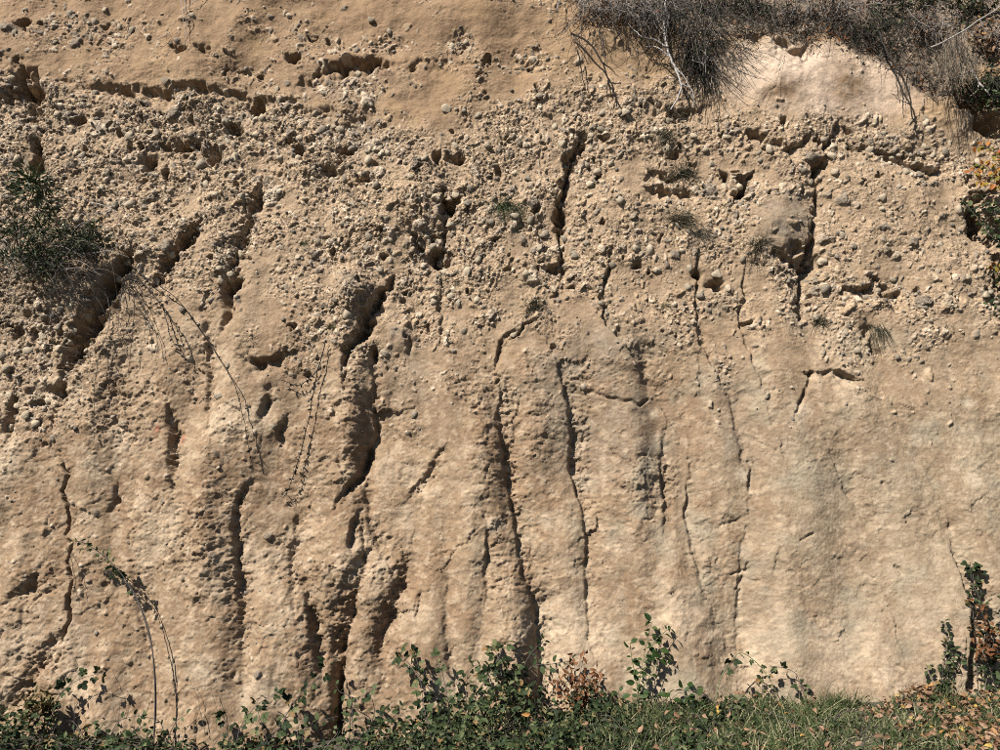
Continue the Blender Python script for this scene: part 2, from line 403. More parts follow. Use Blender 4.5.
# bulges (boulders still cemented in the bed)
BULGE = [(785, 226, 30, 34, 0, 12), (352, 294, 17, 22, 0, 14), (402, 336, 13, 17, 0, 10), (210, 250, 22, 26, 0, 8), (640, 205, 22, 18, 0, 5), (800, 82, 70, 30, 0, 7), (615, 360, 30, 40, 0, 6), (535, 430, 26, 60, 0, 5),
         (350, 420, 14, 50, 0, 9), (150, 245, 22, 20, 0, 7), (285, 470, 20, 60, 0, 5), (480, 430, 12, 45, 0, 5), (205, 560, 22, 60, 0, 6), (350, 560, 14, 40, 0, 6)]
for (cx, cy, rx, ry, rot, d) in BULGE:
    HGT += d * ell(cx, cy, rx, ry, rot, pw=3 if rx < 18 or (cx, cy) == (785, 226) else 2)
# hollows below the coarse lenses
HGT -= 5 * coarse

# ---- how rough the clay is
flank = np.maximum.reduce([ell(345, 615, 24, 70, 12), ell(385, 610, 16, 60, 15), ell(232, 570, 14, 60), ell(25, 670, 40, 26, -52), ell(25, 592, 26, 14, -40), ell(350, 430, 20, 60),
                           ell(480, 450, 16, 80), ell(535, 400, 24, 60), ell(305, 640, 14, 50), ell(290, 560, 30, 30), ell(430, 470, 22, 16, -40), ell(600, 380, 50, 18), ell(170, 450, 12, 40),
                           ell(200, 540, 30, 60), ell(100, 390, 60, 50), ell(640, 480, 50, 40), ell(735, 520, 26, 14, -20), ell(505, 590, 20, 60)])
rough = np.clip(0.04 + 0.19 * sig((420 - U) / 70) + 0.6 * flank + 0.2 * n40 - 0.35 * sig((U - 700) / 60) * low, 0.12, 1.6)
chip = -np.abs(fbm(NX / 8 + 0.5 * n15, NY / 6, 71, 3, 0.65)) * 2.2               # sharp little scars
chip2 = fbm(NX / 4.2, NY / 3.4, 73, 2, 0.7)
scar = np.clip(fbm(NX / 30 + 0.4 * n15, NY / 24, 75, 3), -1, 1)
scar_step = np.floor(scar * 5) / 5 + sstep(0.72, 1.0, (scar * 5) % 1) * 0.2  # stepped plates where clay has flaked off
HGT += (rough + 0.4 * CREV) * (1.0 * chip + 0.75 * chip2) * (0.45 + 0.55 * low) + 3.6 * scar_step * np.clip(rough, 0.15, 1.0) + CREV * (1 - 0.6 * low) * (4.5 * n15 + 3 * chip)
fw = 3 * n15
fl1 = flakes(NX + fw, NY + fw + 2 * chip2, 26, 19, 501, 1.3); fl2 = flakes(NX + fw, NY - fw, 10, 7.5, 502, 1.2); fl3 = flakes(NX, NY + fw, 5.5, 4.2, 503, 1.0)
fmask = np.clip(0.30 + 0.9 * rough + 0.55 * fbm(NX / 70, NY / 60, 505, 2), 0.06, 1.5) * (0.35 + 0.65 * low) * (1 - 0.45 * sig((U - 700) / 60) * low)
fmask = fmask + 0.9 * CREV
HGT += fmask * (1.1 * fl1 + 0.7 * fl2 + 0.5 * fl3)
HGT += (0.3 + 0.25 * rough) * perlin(NX / 2.4, NY / 2.2, 79)

# ---- pebbles worked into the face
h1, i1 = pebbles(WX, WY, 12.0, 101, GR * 0.12 + coarse * 0.4, 2.8, 7.2, 0.7)
h2, i2 = pebbles(WX + 400, WY, 6.8, 102, GR * 0.42 + coarse * .35, 1.6, 4.2, 0.75)
h3, i3 = pebbles(WX, WY + 300, 4.2, 103, GR * 0.9, 1.1, 2.3, 0.9)
hp = np.maximum(np.maximum(h1, h2 * 0.95), h3)
ip = np.where(h1 >= np.maximum(h2, h3), i1, np.where(h2 >= h3, i2, i3))
on_peb = np.clip(hp / 0.8, 0, 1)
h4, i4 = pebbles(WX + 90, WY + 170, 15.0, 104, coarse * 0.65 + np.clip(GR, 0, 1) * 0.22 + 0.02 * low, 1.6, 4.6, 1.0)
HGT -= 3.0 * h4 * np.clip(GR * 3, 0.25, 1)
HGT += 1.2 * hp * (1 - np.clip(h4, 0, 1)) - GR * (1.6 * (1 - on_peb) * np.clip(0.5 + n15, 0, 1.4) + 2.6 * np.clip(chip2 - 0.15, 0, 1))

# ---- the slope above the cliff, top right: it falls back from the edge
edge = np.interp(U, [540, 565, 580, 620, 660, 700, 735, 770, 800, 822, 850, 900, 925, 945, 965, 1000, 1200],
                 [-30, 5, 22, 20, 30, 48, 38, 38, 47, 36, 50, 78, 100, 108, 84, 60, 40]).astype(np.float32)
edge += 4 * n15
back = np.clip(edge - V, 0, None) * sstep(545, 600, U)
HGT -= np.minimum(back * 0.5, 200)
HGT -= np.clip(-20 - V, 0, 500) * 0.25
HGT = HGT.astype(np.float32)

HM = HGT * PX                                            # metres along the outward normal
pos = base + HM[..., None] * PN
# let stones and lips bulge over what lies below and to their right, so the relief undercuts a little
under = np.clip(hp, 0, 6) * PX * 0.25
pos[..., 2] -= under * 0.6
pos[..., 0] += under * 0.4

# ------------------------------------------------------------------ colour of the face (what the ground itself is, no light)
def c3(r, g, b):
    return np.array([r, g, b], np.float32)


clay = c3(0.405, 0.292, 0.187); pale = c3(0.63, 0.505, 0.36); brown = c3(0.30, 0.20, 0.122); grey = c3(0.275, 0.228, 0.175); sand = c3(0.44, 0.30, 0.175); ochre = c3(0.45, 0.30, 0.15)
n60 = fbm(NX / 60, NY / 75, 201, 4, 0.6)
n25 = fbm(NX / 24, NY / 30, 205, 3, 0.6)
nst = fbm(NX / 16, NY / 150, 209, 3)                     # streaks washed down the face
C = np.broadcast_to(clay, U.shape + (3,)).copy()


def mixc(C, col, f):
    f = np.clip(f, 0, 1)[..., None]
    return C * (1 - f) + col * f


C = mixc(C, sand, top_band * 0.8)
C = mixc(C, ochre, top_band * sstep(0.0, 0.7, n60) * 0.5)
C = mixc(C, brown, np.maximum(ell(60, 25, 70, 26), ell(440, 35, 90, 26)) * 0.55)
C = mixc(C, c3(0.56, 0.425, 0.29), np.clip(GR * 1.2, 0, 1) * 0.7)
C = mixc(C, pale, ell(800, 80, 80, 36, pw=4) * 0.75)
C = mixc(C, c3(0.72, 0.57, 0.44), ell(818, 80, 108, 40, 6, pw=6) * 0.85)
C = mixc(C, c3(0.25, 0.20, 0.155), np.clip(back / 12, 0, 1) * 0.85)
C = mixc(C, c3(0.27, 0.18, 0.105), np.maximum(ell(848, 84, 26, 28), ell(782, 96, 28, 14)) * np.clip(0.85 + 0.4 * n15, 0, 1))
C = mixc(C, pale, low * sstep(0.1, 0.75, n60 + 0.4 * n25) * 0.75)
C = mixc(C, pale, sig((V - 570) / 40) * sig((U - 560) / 60) * 0.6)
C = mixc(C, c3(0.42, 0.335, 0.225), sig((V - 400) / 30) * sig((U - 730) / 30) * sig((600 - V) / 30) * 0.6)
C = mixc(C, brown, low * sstep(-0.05, 0.55, -n60 + 0.5 * n25) * 0.8 * (1 - 0.5 * sig((U - 720) / 40)))
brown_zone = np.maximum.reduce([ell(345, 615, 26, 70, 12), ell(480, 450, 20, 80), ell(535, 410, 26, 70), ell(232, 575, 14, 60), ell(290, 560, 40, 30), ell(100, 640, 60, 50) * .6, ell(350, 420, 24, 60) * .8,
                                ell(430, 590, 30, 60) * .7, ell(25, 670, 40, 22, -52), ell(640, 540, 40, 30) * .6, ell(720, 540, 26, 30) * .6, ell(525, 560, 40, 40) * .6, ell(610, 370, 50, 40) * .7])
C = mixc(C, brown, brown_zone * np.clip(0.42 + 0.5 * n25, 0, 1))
C = mixc(C, c3(0.36, 0.25, 0.155), ell(540, 450, 230, 150, pw=3) * np.clip(0.36 + 0.6 * n25 + 0.4 * n40, 0, 0.9))
C = mixc(C, c3(0.36, 0.25, 0.155), ell(130, 600, 170, 110, pw=3) * np.clip(0.25 + 0.45 * n25, 0, 0.7))
C = mixc(C, c3(0.31, 0.205, 0.125), top_band * sig((560 - U) / 30) * np.clip(0.5 + 0.5 * n25, 0, 0.9))
C = mixc(C, c3(0.40, 0.29, 0.19), (1 - low) * (1 - top_band) * np.clip(0.16 + 0.6 * n60, 0, 0.6))
lichen = np.maximum.reduce([ell(560, 380, 30, 36), ell(640, 450, 40, 40), ell(610, 430, 60, 40), ell(735, 420, 20, 60) * .8, ell(600, 350, 40, 30), ell(785, 226, 32, 34, pw=4) * 1.1, ell(402, 336, 14, 18, pw=4),
                            ell(352, 296, 18, 22, pw=4), ell(345, 138, 50, 20) * .6, ell(350, 84, 46, 16) * .7, ell(225, 120, 40, 22, -35) * .5, ell(35, 330, 50, 60) * .45, ell(900, 140, 40, 16) * .5,
                            ell(860, 490, 90, 70) * .35, ell(760, 440, 60, 60) * .5, ell(420, 380, 40, 40) * .5])
C = mixc(C, grey, lichen * np.clip(0.55 + 0.5 * n25, 0, 1))
C = mixc(C, pale * 1.05, sstep(0.35, 0.9, nst + 0.5 * n25) * low * 0.2)
C = mixc(C, brown, sstep(0.3, 0.9, -nst + 0.5 * n25) * low * 0.15)
for (cx, cy, r0, f) in [(970, 403, 6, .9), (658, 441, 6, .7), (703, 378, 6, .6), (655, 412, 5, .6), (918, 440, 7, .6), (975, 480, 8, .7), (745, 475, 8, .6), (640, 510, 10, .8), (590, 480, 12, .5), (960, 430, 6, .4),
                        (495, 525, 9, .6), (800, 410, 10, .5), (975, 700, 10, .3), (745, 550, 8, .5), (550, 520, 12, .4), (620, 545, 18, .35), (200, 670, 16, .5), (925, 620, 18, .35)]:
    C = mixc(C, c3(0.62, 0.53, 0.40), ell(cx, cy, r0, r0 * 0.9, pw=3) * f)
for (cx, cy) in [(155, 429), (178, 437)]:
    C = mixc(C, c3(0.42, 0.13, 0.08), ell(cx, cy, 3, 5) * 0.7)
# each pebble has a tone of its own
pc = np.where((ip < 0.28)[..., None], c3(0.27, 0.235, 0.19), np.where((ip < 0.66)[..., None], c3(0.54, 0.40, 0.26), c3(0.70, 0.58, 0.44)))
C = mixc(C, pc * (0.8 + 0.4 * ((ip * 7.13) % 1))[..., None], on_peb * 0.75)
n8 = fbm(NX / 8, NY / 8, 221, 3, 0.65); n8b = fbm(NX / 11, NY / 9, 225, 3, 0.65)
C = mixc(C, brown, sstep(0.18, 0.42, n8) * 0.42 * low * (1 - 0.4 * sig((U - 720) / 40)))
C = mixc(C, pale * 1.08, sstep(0.22, 0.42, n8b) * 0.38 * low)
C = mixc(C, c3(0.40, 0.345, 0.25), np.clip(fbm(NX / 38, NY / 50, 229, 3) - 0.05, 0, 0.7) * low * sig((U - 520) / 60))
C *= (1 + 0.10 * n25 + 0.08 * chip2 + 0.05 * fl2 * low)[..., None]
C = np.clip(C * c3(0.43, 0.416, 0.402), 0.04, 0.75)


# ------------------------------------------------------------------ mesh helpers
def mesh_from(name, verts, faces, nper, mat, smooth=False, tone=None, col=None):
    me = bpy.data.meshes.new(name)
    v = np.asarray(verts, np.float32); f = np.asarray(faces, np.int32)
    me.vertices.add(len(v)); me.vertices.foreach_set('co', v.ravel())
    me.loops.add(f.size); me.loops.foreach_set('vertex_index', f.ravel())
    me.polygons.add(len(f)); me.polygons.foreach_set('loop_start', np.arange(0, f.size, nper, dtype=np.int32))
    me.polygons.foreach_set('loop_total', np.full(len(f), nper, np.int32))
    if smooth:
        me.polygons.foreach_set('use_smooth', np.ones(len(f), bool))
    if tone is not None:
        a = me.attributes.new('tone', 'FLOAT', 'POINT'); a.data.foreach_set('value', np.asarray(tone, np.float32))
    if col is not None:
        a = me.attributes.new('col', 'FLOAT_COLOR', 'POINT')
        rgba = np.ones((len(v), 4), np.float32); rgba[:, :col.shape[1]] = col
        a.data.foreach_set('color', rgba.ravel())
    me.update(calc_edges=True); me.validate()
    me.materials.append(mat)
    return me


def link(name, me, parent=None, loc=None):
    o = bpy.data.objects.new(name, me); COL.objects.link(o)
    if parent is not None:
        o.parent = parent
    if loc is not None:
        o.location = loc
    return o


def tag(o, label=None, cat=None, group=None, kind=None):
    if label: o['label'] = label
    if cat: o['category'] = cat
    if group: o['group'] = group
    if kind: o['kind'] = kind
    return o


def new_mat(name):
    m = bpy.data.materials.new(name); m.use_nodes = True
    nt_ = m.node_tree
    return m, nt_, nt_.nodes['Principled BSDF'], nt_.nodes['Material Output']


def rock_material(name, use_attr=True, c0=None, c1=None, bump=0.5, fine=1.0):
    m, t, b, o = new_mat(name)
    N = t.nodes; L = t.links
    b.inputs['Roughness'].default_value = 0.95
    b.inputs['Specular IOR Level'].default_value = 0.15
    tc = N.new('ShaderNodeTexCoord')
    n1 = N.new('ShaderNodeTexNoise'); n1.inputs['Scale'].default_value = 130 * fine; n1.inputs['Detail'].default_value = 6; n1.inputs['Roughness'].default_value = 0.75
    n2 = N.new('ShaderNodeTexNoise'); n2.inputs['Scale'].default_value = 26 * fine; n2.inputs['Detail'].default_value = 5; n2.inputs['Roughness'].default_value = 0.65
    L.new(tc.outputs['Object'], n1.inputs['Vector']); L.new(tc.outputs['Object'], n2.inputs['Vector'])
    if use_attr:
        a = N.new('ShaderNodeAttribute'); a.attribute_name = 'col'
        src = a.outputs['Color']
    else:
        oi = N.new('ShaderNodeObjectInfo'); a = N.new('ShaderNodeAttribute'); a.attribute_name = 'tone'
        ad = N.new('ShaderNodeMath'); ad.operation = 'ADD'
        L.new(oi.outputs['Random'], ad.inputs[0]); L.new(a.outputs['Fac'], ad.inputs[1])
        fr = N.new('ShaderNodeMath'); fr.operation = 'FRACT'; L.new(ad.outputs[0], fr.inputs[0])
        cr = N.new('ShaderNodeValToRGB'); cr.color_ramp.elements[0].color = (*c0, 1); cr.color_ramp.elements[1].color = (*c1, 1)
        L.new(fr.outputs[0], cr.inputs[0]); src = cr.outputs[0]
    mr = N.new('ShaderNodeMapRange'); mr.inputs['From Min'].default_value = 0.3; mr.inputs['From Max'].default_value = 0.7; mr.inputs['To Min'].default_value = 0.72; mr.inputs['To Max'].default_value = 1.22
    L.new(n1.outputs['Fac'], mr.inputs['Value'])
    mr2 = N.new('ShaderNodeMapRange'); mr2.inputs['From Min'].default_value = 0.3; mr2.inputs['From Max'].default_value = 0.7; mr2.inputs['To Min'].default_value = 0.86; mr2.inputs['To Max'].default_value = 1.12
    L.new(n2.outputs['Fac'], mr2.inputs['Value'])
    mu = N.new('ShaderNodeMath'); mu.operation = 'MULTIPLY'; L.new(mr.outputs[0], mu.inputs[0]); L.new(mr2.outputs[0], mu.inputs[1])
    mx = N.new('ShaderNodeVectorMath'); mx.operation = 'SCALE'
    L.new(src, mx.inputs[0]); L.new(mu.outputs[0], mx.inputs['Scale'])
    L.new(mx.outputs[0], b.inputs['Base Color'])
    bp = N.new('ShaderNodeBump'); bp.inputs['Strength'].default_value = bump; bp.inputs['Distance'].default_value = 0.006
    L.new(n1.outputs['Fac'], bp.inputs['Height'])
    if use_attr:
        def vor(scale):
            v_ = N.new('ShaderNodeTexVoronoi'); v_.inputs['Scale'].default_value = scale; v_.inputs['Randomness'].default_value = 1.0
            L.new(tc.outputs['Object'], v_.inputs['Vector'])
            return v_
        va, vb_ = vor(55), vor(105)
        def bump_of(sock, dist, prev, wsock=None):
            q = N.new('ShaderNodeBump'); q.inputs['Distance'].default_value = dist; q.invert = True
            L.new(sock, q.inputs['Height']); L.new(prev, q.inputs['Normal'])
            if wsock is not None: L.new(wsock, q.inputs['Strength'])
            return q.outputs[0]
        g = N.new('ShaderNodeMath'); g.operation = 'MULTIPLY_ADD'; L.new(a.outputs['Alpha'], g.inputs[0]); g.inputs[1].default_value = 0.85; g.inputs[2].default_value = 0.06
        nrm = bump_of(va.outputs['Distance'], 0.010, bp.outputs[0], g.outputs[0])
        nrm = bump_of(vb_.outputs['Distance'], 0.006, nrm, g.outputs[0])
        nr_ = N.new('ShaderNodeTexNoise'); nr_.noise_type = 'RIDGED_MULTIFRACTAL'; nr_.inputs['Scale'].default_value = 22; nr_.inputs['Detail'].default_value = 5
        mp = N.new('ShaderNodeMapping'); mp.inputs['Scale'].default_value = (1, 1, 1.5); L.new(tc.outputs['Object'], mp.inputs[0]); L.new(mp.outputs[0], nr_.inputs['Vector'])
        q = N.new('ShaderNodeBump'); q.inputs['Distance'].default_value = 0.004; q.inputs['Strength'].default_value = 0.45
        L.new(nr_.outputs['Fac'], q.inputs['Height']); L.new(nrm, q.inputs['Normal'])
        L.new(q.outputs[0], b.inputs['Normal'])
        # small stones differ in tone
        sx = N.new('ShaderNodeSeparateColor'); L.new(va.outputs['Color'], sx.inputs[0])
        t1 = N.new('ShaderNodeMath'); t1.operation = 'SUBTRACT'; L.new(sx.outputs[0], t1.inputs[0]); t1.inputs[1].default_value = 0.5
        t2 = N.new('ShaderNodeMath'); t2.operation = 'MULTIPLY'; L.new(t1.outputs[0], t2.inputs[0]); L.new(a.outputs['Alpha'], t2.inputs[1])
        t3 = N.new('ShaderNodeMath'); t3.operation = 'MULTIPLY_ADD'; L.new(t2.outputs[0], t3.inputs[0]); t3.inputs[1].default_value = 1.05; t3.inputs[2].default_value = 1.0
        mx2 = N.new('ShaderNodeVectorMath'); mx2.operation = 'SCALE'; L.new(mx.outputs[0], mx2.inputs[0]); L.new(t3.outputs[0], mx2.inputs['Scale'])
        L.new(mx2.outputs[0], b.inputs['Base Color'])
    else:
        L.new(bp.outputs[0], b.inputs['Normal'])
    return m


M_CLIFF = rock_material('cliff_earth', True, bump=0.55)
M_STONE = rock_material('stone', False, (0.14, 0.116, 0.086), (0.29, 0.235, 0.165), 1.0, 0.03)
M_GRAVEL = rock_material('gravel', False, (0.08, 0.069, 0.056), (0.29, 0.235, 0.172), 0.4)


VEG = 0.5


def leaf_material(name, stops, transl=0.25, rough=0.5):
    stops = [(p_, tuple(VEG * q_ for q_ in c_)) for p_, c_ in stops]
    m, t, b, o = new_mat(name)
    N = t.nodes; L = t.links
    oi = N.new('ShaderNodeObjectInfo'); a = N.new('ShaderNodeAttribute'); a.attribute_name = 'tone'
    ad = N.new('ShaderNodeMath'); ad.operation = 'ADD'; L.new(oi.outputs['Random'], ad.inputs[0]); L.new(a.outputs['Fac'], ad.inputs[1])
    fr = N.new('ShaderNodeMath'); fr.operation = 'FRACT'; L.new(ad.outputs[0], fr.inputs[0])
    cr = N.new('ShaderNodeValToRGB'); e = cr.color_ramp.elements
    e[0].position = stops[0][0]; e[0].color = (*stops[0][1], 1)
    e[1].position = stops[-1][0]; e[1].color = (*stops[-1][1], 1)
    for p, c in stops[1:-1]:
        q = e.new(p); q.color = (*c, 1)
    L.new(fr.outputs[0], cr.inputs[0])
    tc = N.new('ShaderNodeTexCoord'); nz = N.new('ShaderNodeTexNoise'); nz.inputs['Scale'].default_value = 90; nz.inputs['Detail'].default_value = 3
    L.new(tc.outputs['Object'], nz.inputs['Vector'])
    mr = N.new('ShaderNodeMapRange'); mr.inputs['From Min'].default_value = 0.3; mr.inputs['From Max'].default_value = 0.7; mr.inputs['To Min'].default_value = 0.7; mr.inputs['To Max'].default_value = 1.25
    L.new(nz.outputs['Fac'], mr.inputs['Value'])
    sc_ = N.new('ShaderNodeVectorMath'); sc_.operation = 'SCALE'; L.new(cr.outputs[0], sc_.inputs[0]); L.new(mr.outputs[0], sc_.inputs['Scale'])
    L.new(sc_.outputs[0], b.inputs['Base Color'])
    b.inputs['Roughness'].default_value = rough
    b.inputs['Specular IOR Level'].default_value = 0.1
    if transl:
        tr = N.new('ShaderNodeBsdfTranslucent'); L.new(sc_.outputs[0], tr.inputs['Color'])
        ms = N.new('ShaderNodeMixShader'); ms.inputs[0].default_value = transl
        L.new(b.outputs[0], ms.inputs[1]); L.new(tr.outputs[0], ms.inputs[2]); L.new(ms.outputs[0], o.inputs['Surface'])
    return m


# ------------------------------------------------------------------ build the cliff
nr, nc = U.shape
idx = np.arange(nr * nc, dtype=np.int32).reshape(nr, nc)
quads = np.stack([idx[:-1, :-1], idx[:-1, 1:], idx[1:, 1:], idx[1:, :-1]], -1).reshape(-1, 4)
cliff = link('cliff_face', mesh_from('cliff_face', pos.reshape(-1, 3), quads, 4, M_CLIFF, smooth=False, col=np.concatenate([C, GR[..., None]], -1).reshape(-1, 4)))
tag(cliff, 'tall tan earth cliff with gravel beds above and grooved clay below', 'cliff', kind='structure')


def hs(s, t):
    """height of the face (m) over plane coordinates"""
    j = np.clip(np.searchsorted(S_AX, s), 0, nc - 1); i = np.clip(np.searchsorted(T_AX, t), 0, nr - 1)
    return HM[i, j]


def st(P):
    return P[0], P @ PT


def on(px, py, lift=0.0):
    """point on the face seen through a photo pixel"""
    o = 0.0
    for _ in range(6):
        P = at(px, py, o)
        o = 0.5 * o + 0.5 * float(hs(*st(P)))
    return at(px, py, o + lift)


# ---- loose looking stones: single ones first, the small rest as gravel
def rock_mesh(seed, sub=2):
    r = np.random.default_rng(seed)
    import bmesh
    bm = bmesh.new(); bmesh.ops.create_icosphere(bm, subdivisions=sub, radius=1.0)
    v = np.array([x.co[:] for x in bm.verts]); f = np.array([[q.index for q in x.verts] for x in bm.faces])
    bm.free()
    d = np.ones(len(v))
    for _ in range(11):                                   # flat facets cut into the ball
        n = r.normal(size=3); n /= np.linalg.norm(n)
        lim = r.uniform(0.5, 0.82)
        k = v @ n
        v = v - np.clip(k - lim, 0, None)[:, None] * n * 0.9
    v *= np.array([1, r.uniform(.65, .95), r.uniform(.55, .8)])
    v += r.normal(size=v.shape) * (0.07 if sub > 1 else 0.04)
    return v, f


rock_me = []
for k in range(10):
    v, f = rock_mesh(300 + k, 2)
    rock_me.append(mesh_from('stone', v[:, [0, 2, 1]], f, 3, M_STONE))
BIG = [(322, 130, 8), (340, 130, 6.5), (336, 141, 6), (446, 108, 9), (380, 148, 5.5), (388, 152, 5), (422, 245, 8), (433, 247, 6), (717, 274, 7), (724, 187, 6), (385, 354, 7), (560, 205, 6), (478, 115, 6),
       (450, 160, 6), (425, 158, 6), (300, 138, 6), (312, 148, 6), (352, 148, 5.5), (281, 159, 6.5), (345, 178, 6), (455, 147, 7), (376, 185, 7), (365, 203, 5.5), (352, 205, 6), (380, 270, 6), (347, 315, 7),
       (440, 265, 6), (445, 272, 6), (240, 118, 6), (228, 142, 6), (256, 135, 5.5), (262, 118, 6), (70, 14, 6), (104, 10, 5.5), (95, 22, 5.5), (25, 10, 5), (372, 20, 6.5), (290, 16, 5), (465, 42, 6), (470, 50, 5.5), (28, 50, 5),
       (590, 150, 6.5), (600, 128, 8), (586, 165, 6), (597, 172, 6), (545, 235, 7), (540, 248, 6), (565, 240, 6), (712, 165, 6), (740, 205, 6), (832, 155, 7), (835, 172, 6), (825, 140, 6),
       (870, 150, 6.5), (893, 158, 6), (906, 172, 6), (918, 175, 6), (945, 152, 6), (940, 245, 6), (822, 262, 7), (690, 268, 6), (620, 200, 7), (650, 250, 7), (575, 255, 7), (612, 265, 6), (760, 160, 5), (875, 120, 7), (770, 150, 7)]
stones = []
for (x, y, r) in BIG:
    stones.append((x, y, r))
tries = 0
while len(stones) < 290 and tries < 20000:
    tries += 1
    x, y = rng.uniform(-20, 1020), rng.uniform(0, 440)
    P = at(x, y); s, t = st(P)
    j = np.clip(np.searchsorted(S_AX, s), 0, nc - 1); i = np.clip(np.searchsorted(T_AX, t), 0, nr - 1)
    if rng.random() > GR[i, j] * 0.5 + coarse[i, j] * 0.6 or back[i, j] > 0:
        continue
    r = rng.uniform(4.6, 6.2) if rng.random() < 0.8 else rng.uniform(6, 8)
    if any((x - a) ** 2 + (y - b) ** 2 < ((r + c) * 0.9) ** 2 for a, b, c in stones):
        continue
    stones.append((x, y, r))
for k, (x, y, r) in enumerate(stones):
    o = link('stone', rock_me[k % 10], cliff)
    P = on(x, y) + PN * (-r * PX * 0.1)
    o.location = P
    sc_ = r * PX * 1.05
    o.scale = (sc_, sc_, sc_)
    o.rotation_euler = (rng.uniform(-.5, .5), rng.uniform(0, 6.28), rng.uniform(-.5, .5))

# gravel: about twelve thousand pebbles, joined
N = 42000
gx = rng.uniform(-60, 1060, N); gy = rng.uniform(-20, 700, N)
fx = (gx - 500) / F; fy = (375 - gy) / F
D = FWD + fx[:, None] * np.array([1.0, 0, 0]) + fy[:, None] * UPV
kk = (-(CAM @ PN)) / (D @ PN)
Pb = CAM + D * kk[:, None]
s_, t_ = Pb[:, 0], Pb @ PT
jj = np.clip(np.searchsorted(S_AX, s_), 0, nc - 1); ii = np.clip(np.searchsorted(T_AX, t_), 0, nr - 1)
den = GR[ii, jj] * 0.28 + coarse[ii, jj] * 0.3 - 0.0015
keep = (rng.random(N) < den) & (back[ii, jj] <= 2)
Pb, ii, jj = Pb[keep], ii[keep], jj[keep]
n_ = len(Pb)
rad = (1.1 + 3.2 * rng.random(n_) ** 3) * PX * (1 + 0.25 * coarse[ii, jj])
ctr = pos[ii, jj] + PN * (rad * (0.35 * rng.random(n_) - 0.2))[:, None]
proto = [rock_mesh(400 + k, 1) for k in range(8)]
VV, FF, TN = [], [], []
off = 0
q = rng.normal(size=(n_, 4)); q /= np.linalg.norm(q, axis=1)[:, None]
qa, qb, qc, qd = q.T
RM = np.stack([np.stack([1 - 2 * (qc**2 + qd**2), 2 * (qb * qc - qa * qd), 2 * (qb * qd + qa * qc)], -1),
               np.stack([2 * (qb * qc + qa * qd), 1 - 2 * (qb**2 + qd**2), 2 * (qc * qd - qa * qb)], -1),
               np.stack([2 * (qb * qd - qa * qc), 2 * (qc * qd + qa * qb), 1 - 2 * (qb**2 + qc**2)], -1)], -2)
which = rng.integers(0, 8, n_)
for k in range(8):
    m = which == k
    pv, pf = proto[k]
    vv = np.einsum('nij,vj->nvi', RM[m], pv) * rad[m][:, None, None] + ctr[m][:, None, :]
    VV.append(vv.reshape(-1, 3))
    FF.append((pf[None] + (np.arange(m.sum()) * len(pv))[:, None, None] + off).reshape(-1, 3))
    TN.append(np.repeat(rng.random(m.sum()), len(pv)))
    off += m.sum() * len(pv)
gv = link('gravel', mesh_from('gravel', np.concatenate(VV), np.concatenate(FF), 3, M_GRAVEL, tone=np.concatenate(TN)), cliff)
gv['kind'] = 'stuff'
print('pebbles', n_, 'cliff quads', len(quads))

# ================================================================== ground
GXP = np.array([-900, 0, 150, 300, 400, 500, 600, 800, 1000, 1900]); GXP_M = (GXP - 500) / F * 4.55
GZP = np.array([-0.12, -0.10, -0.15, -0.19, -0.12, -0.02, 0.04, 0.08, 0.11, 0.12])


def gz(x, out):
    z = np.interp(x, GXP_M, GZP)
    return z + 0.02 * np.sin(x * 5.1 + 1) * np.cos(out * 7) + 0.015 * np.sin(x * 13 + out * 9) - np.clip(np.asarray(out) - 0.9, 0, 2) * 0.05


def ground_pt(px_, out):
    """point on the ground `out` metres in front of the foot of the cliff, along the sight line of photo column px_"""
    x = (px_ - 500) / F * (4.55 - out)
    return np.array([x, -out, float(gz(x, out))])


m, t, b, o_ = new_mat('soil')
b.inputs['Roughness'].default_value = 1.0
tc = t.nodes.new('ShaderNodeTexCoord'); nz = t.nodes.new('ShaderNodeTexNoise'); nz.inputs['Scale'].default_value = 18; nz.inputs['Detail'].default_value = 8
cr = t.nodes.new('ShaderNodeValToRGB'); cr.color_ramp.elements[0].color = (0.02, 0.016, 0.011, 1); cr.color_ramp.elements[1].color = (0.06, 0.048, 0.03, 1)
bp = t.nodes.new('ShaderNodeBump'); bp.inputs['Distance'].default_value = 0.02
t.links.new(tc.outputs['Object'], nz.inputs['Vector']); t.links.new(nz.outputs['Fac'], cr.inputs[0]); t.links.new(cr.outputs[0], b.inputs['Base Color'])
t.links.new(nz.outputs['Fac'], bp.inputs['Height']); t.links.new(bp.outputs[0], b.inputs['Normal'])
M_SOIL = m
gxa = np.concatenate([np.linspace(-120, -7, 14), np.linspace(-6.5, 6.5, 160), np.linspace(7, 120, 14)])
goa = np.concatenate([np.linspace(-1.2, 1.2, 60), np.linspace(1.3, 6, 24), np.linspace(8, 160, 14)])
GX_, GO_ = np.meshgrid(gxa, goa)
gzv = gz(GX_, GO_) + 0.02 * perlin(GX_ * 6, GO_ * 6, 601)
gi = np.arange(GX_.size).reshape(GX_.shape)
gq = np.stack([gi[:-1, :-1], gi[1:, :-1], gi[1:, 1:], gi[:-1, 1:]], -1).reshape(-1, 4)
gnd = link('ground', mesh_from('ground', np.stack([GX_, -GO_, gzv], -1).reshape(-1, 3), gq, 4, M_SOIL, smooth=True))
tag(gnd, 'dark soil at the foot of the cliff under grass and brambles', 'ground', kind='structure')

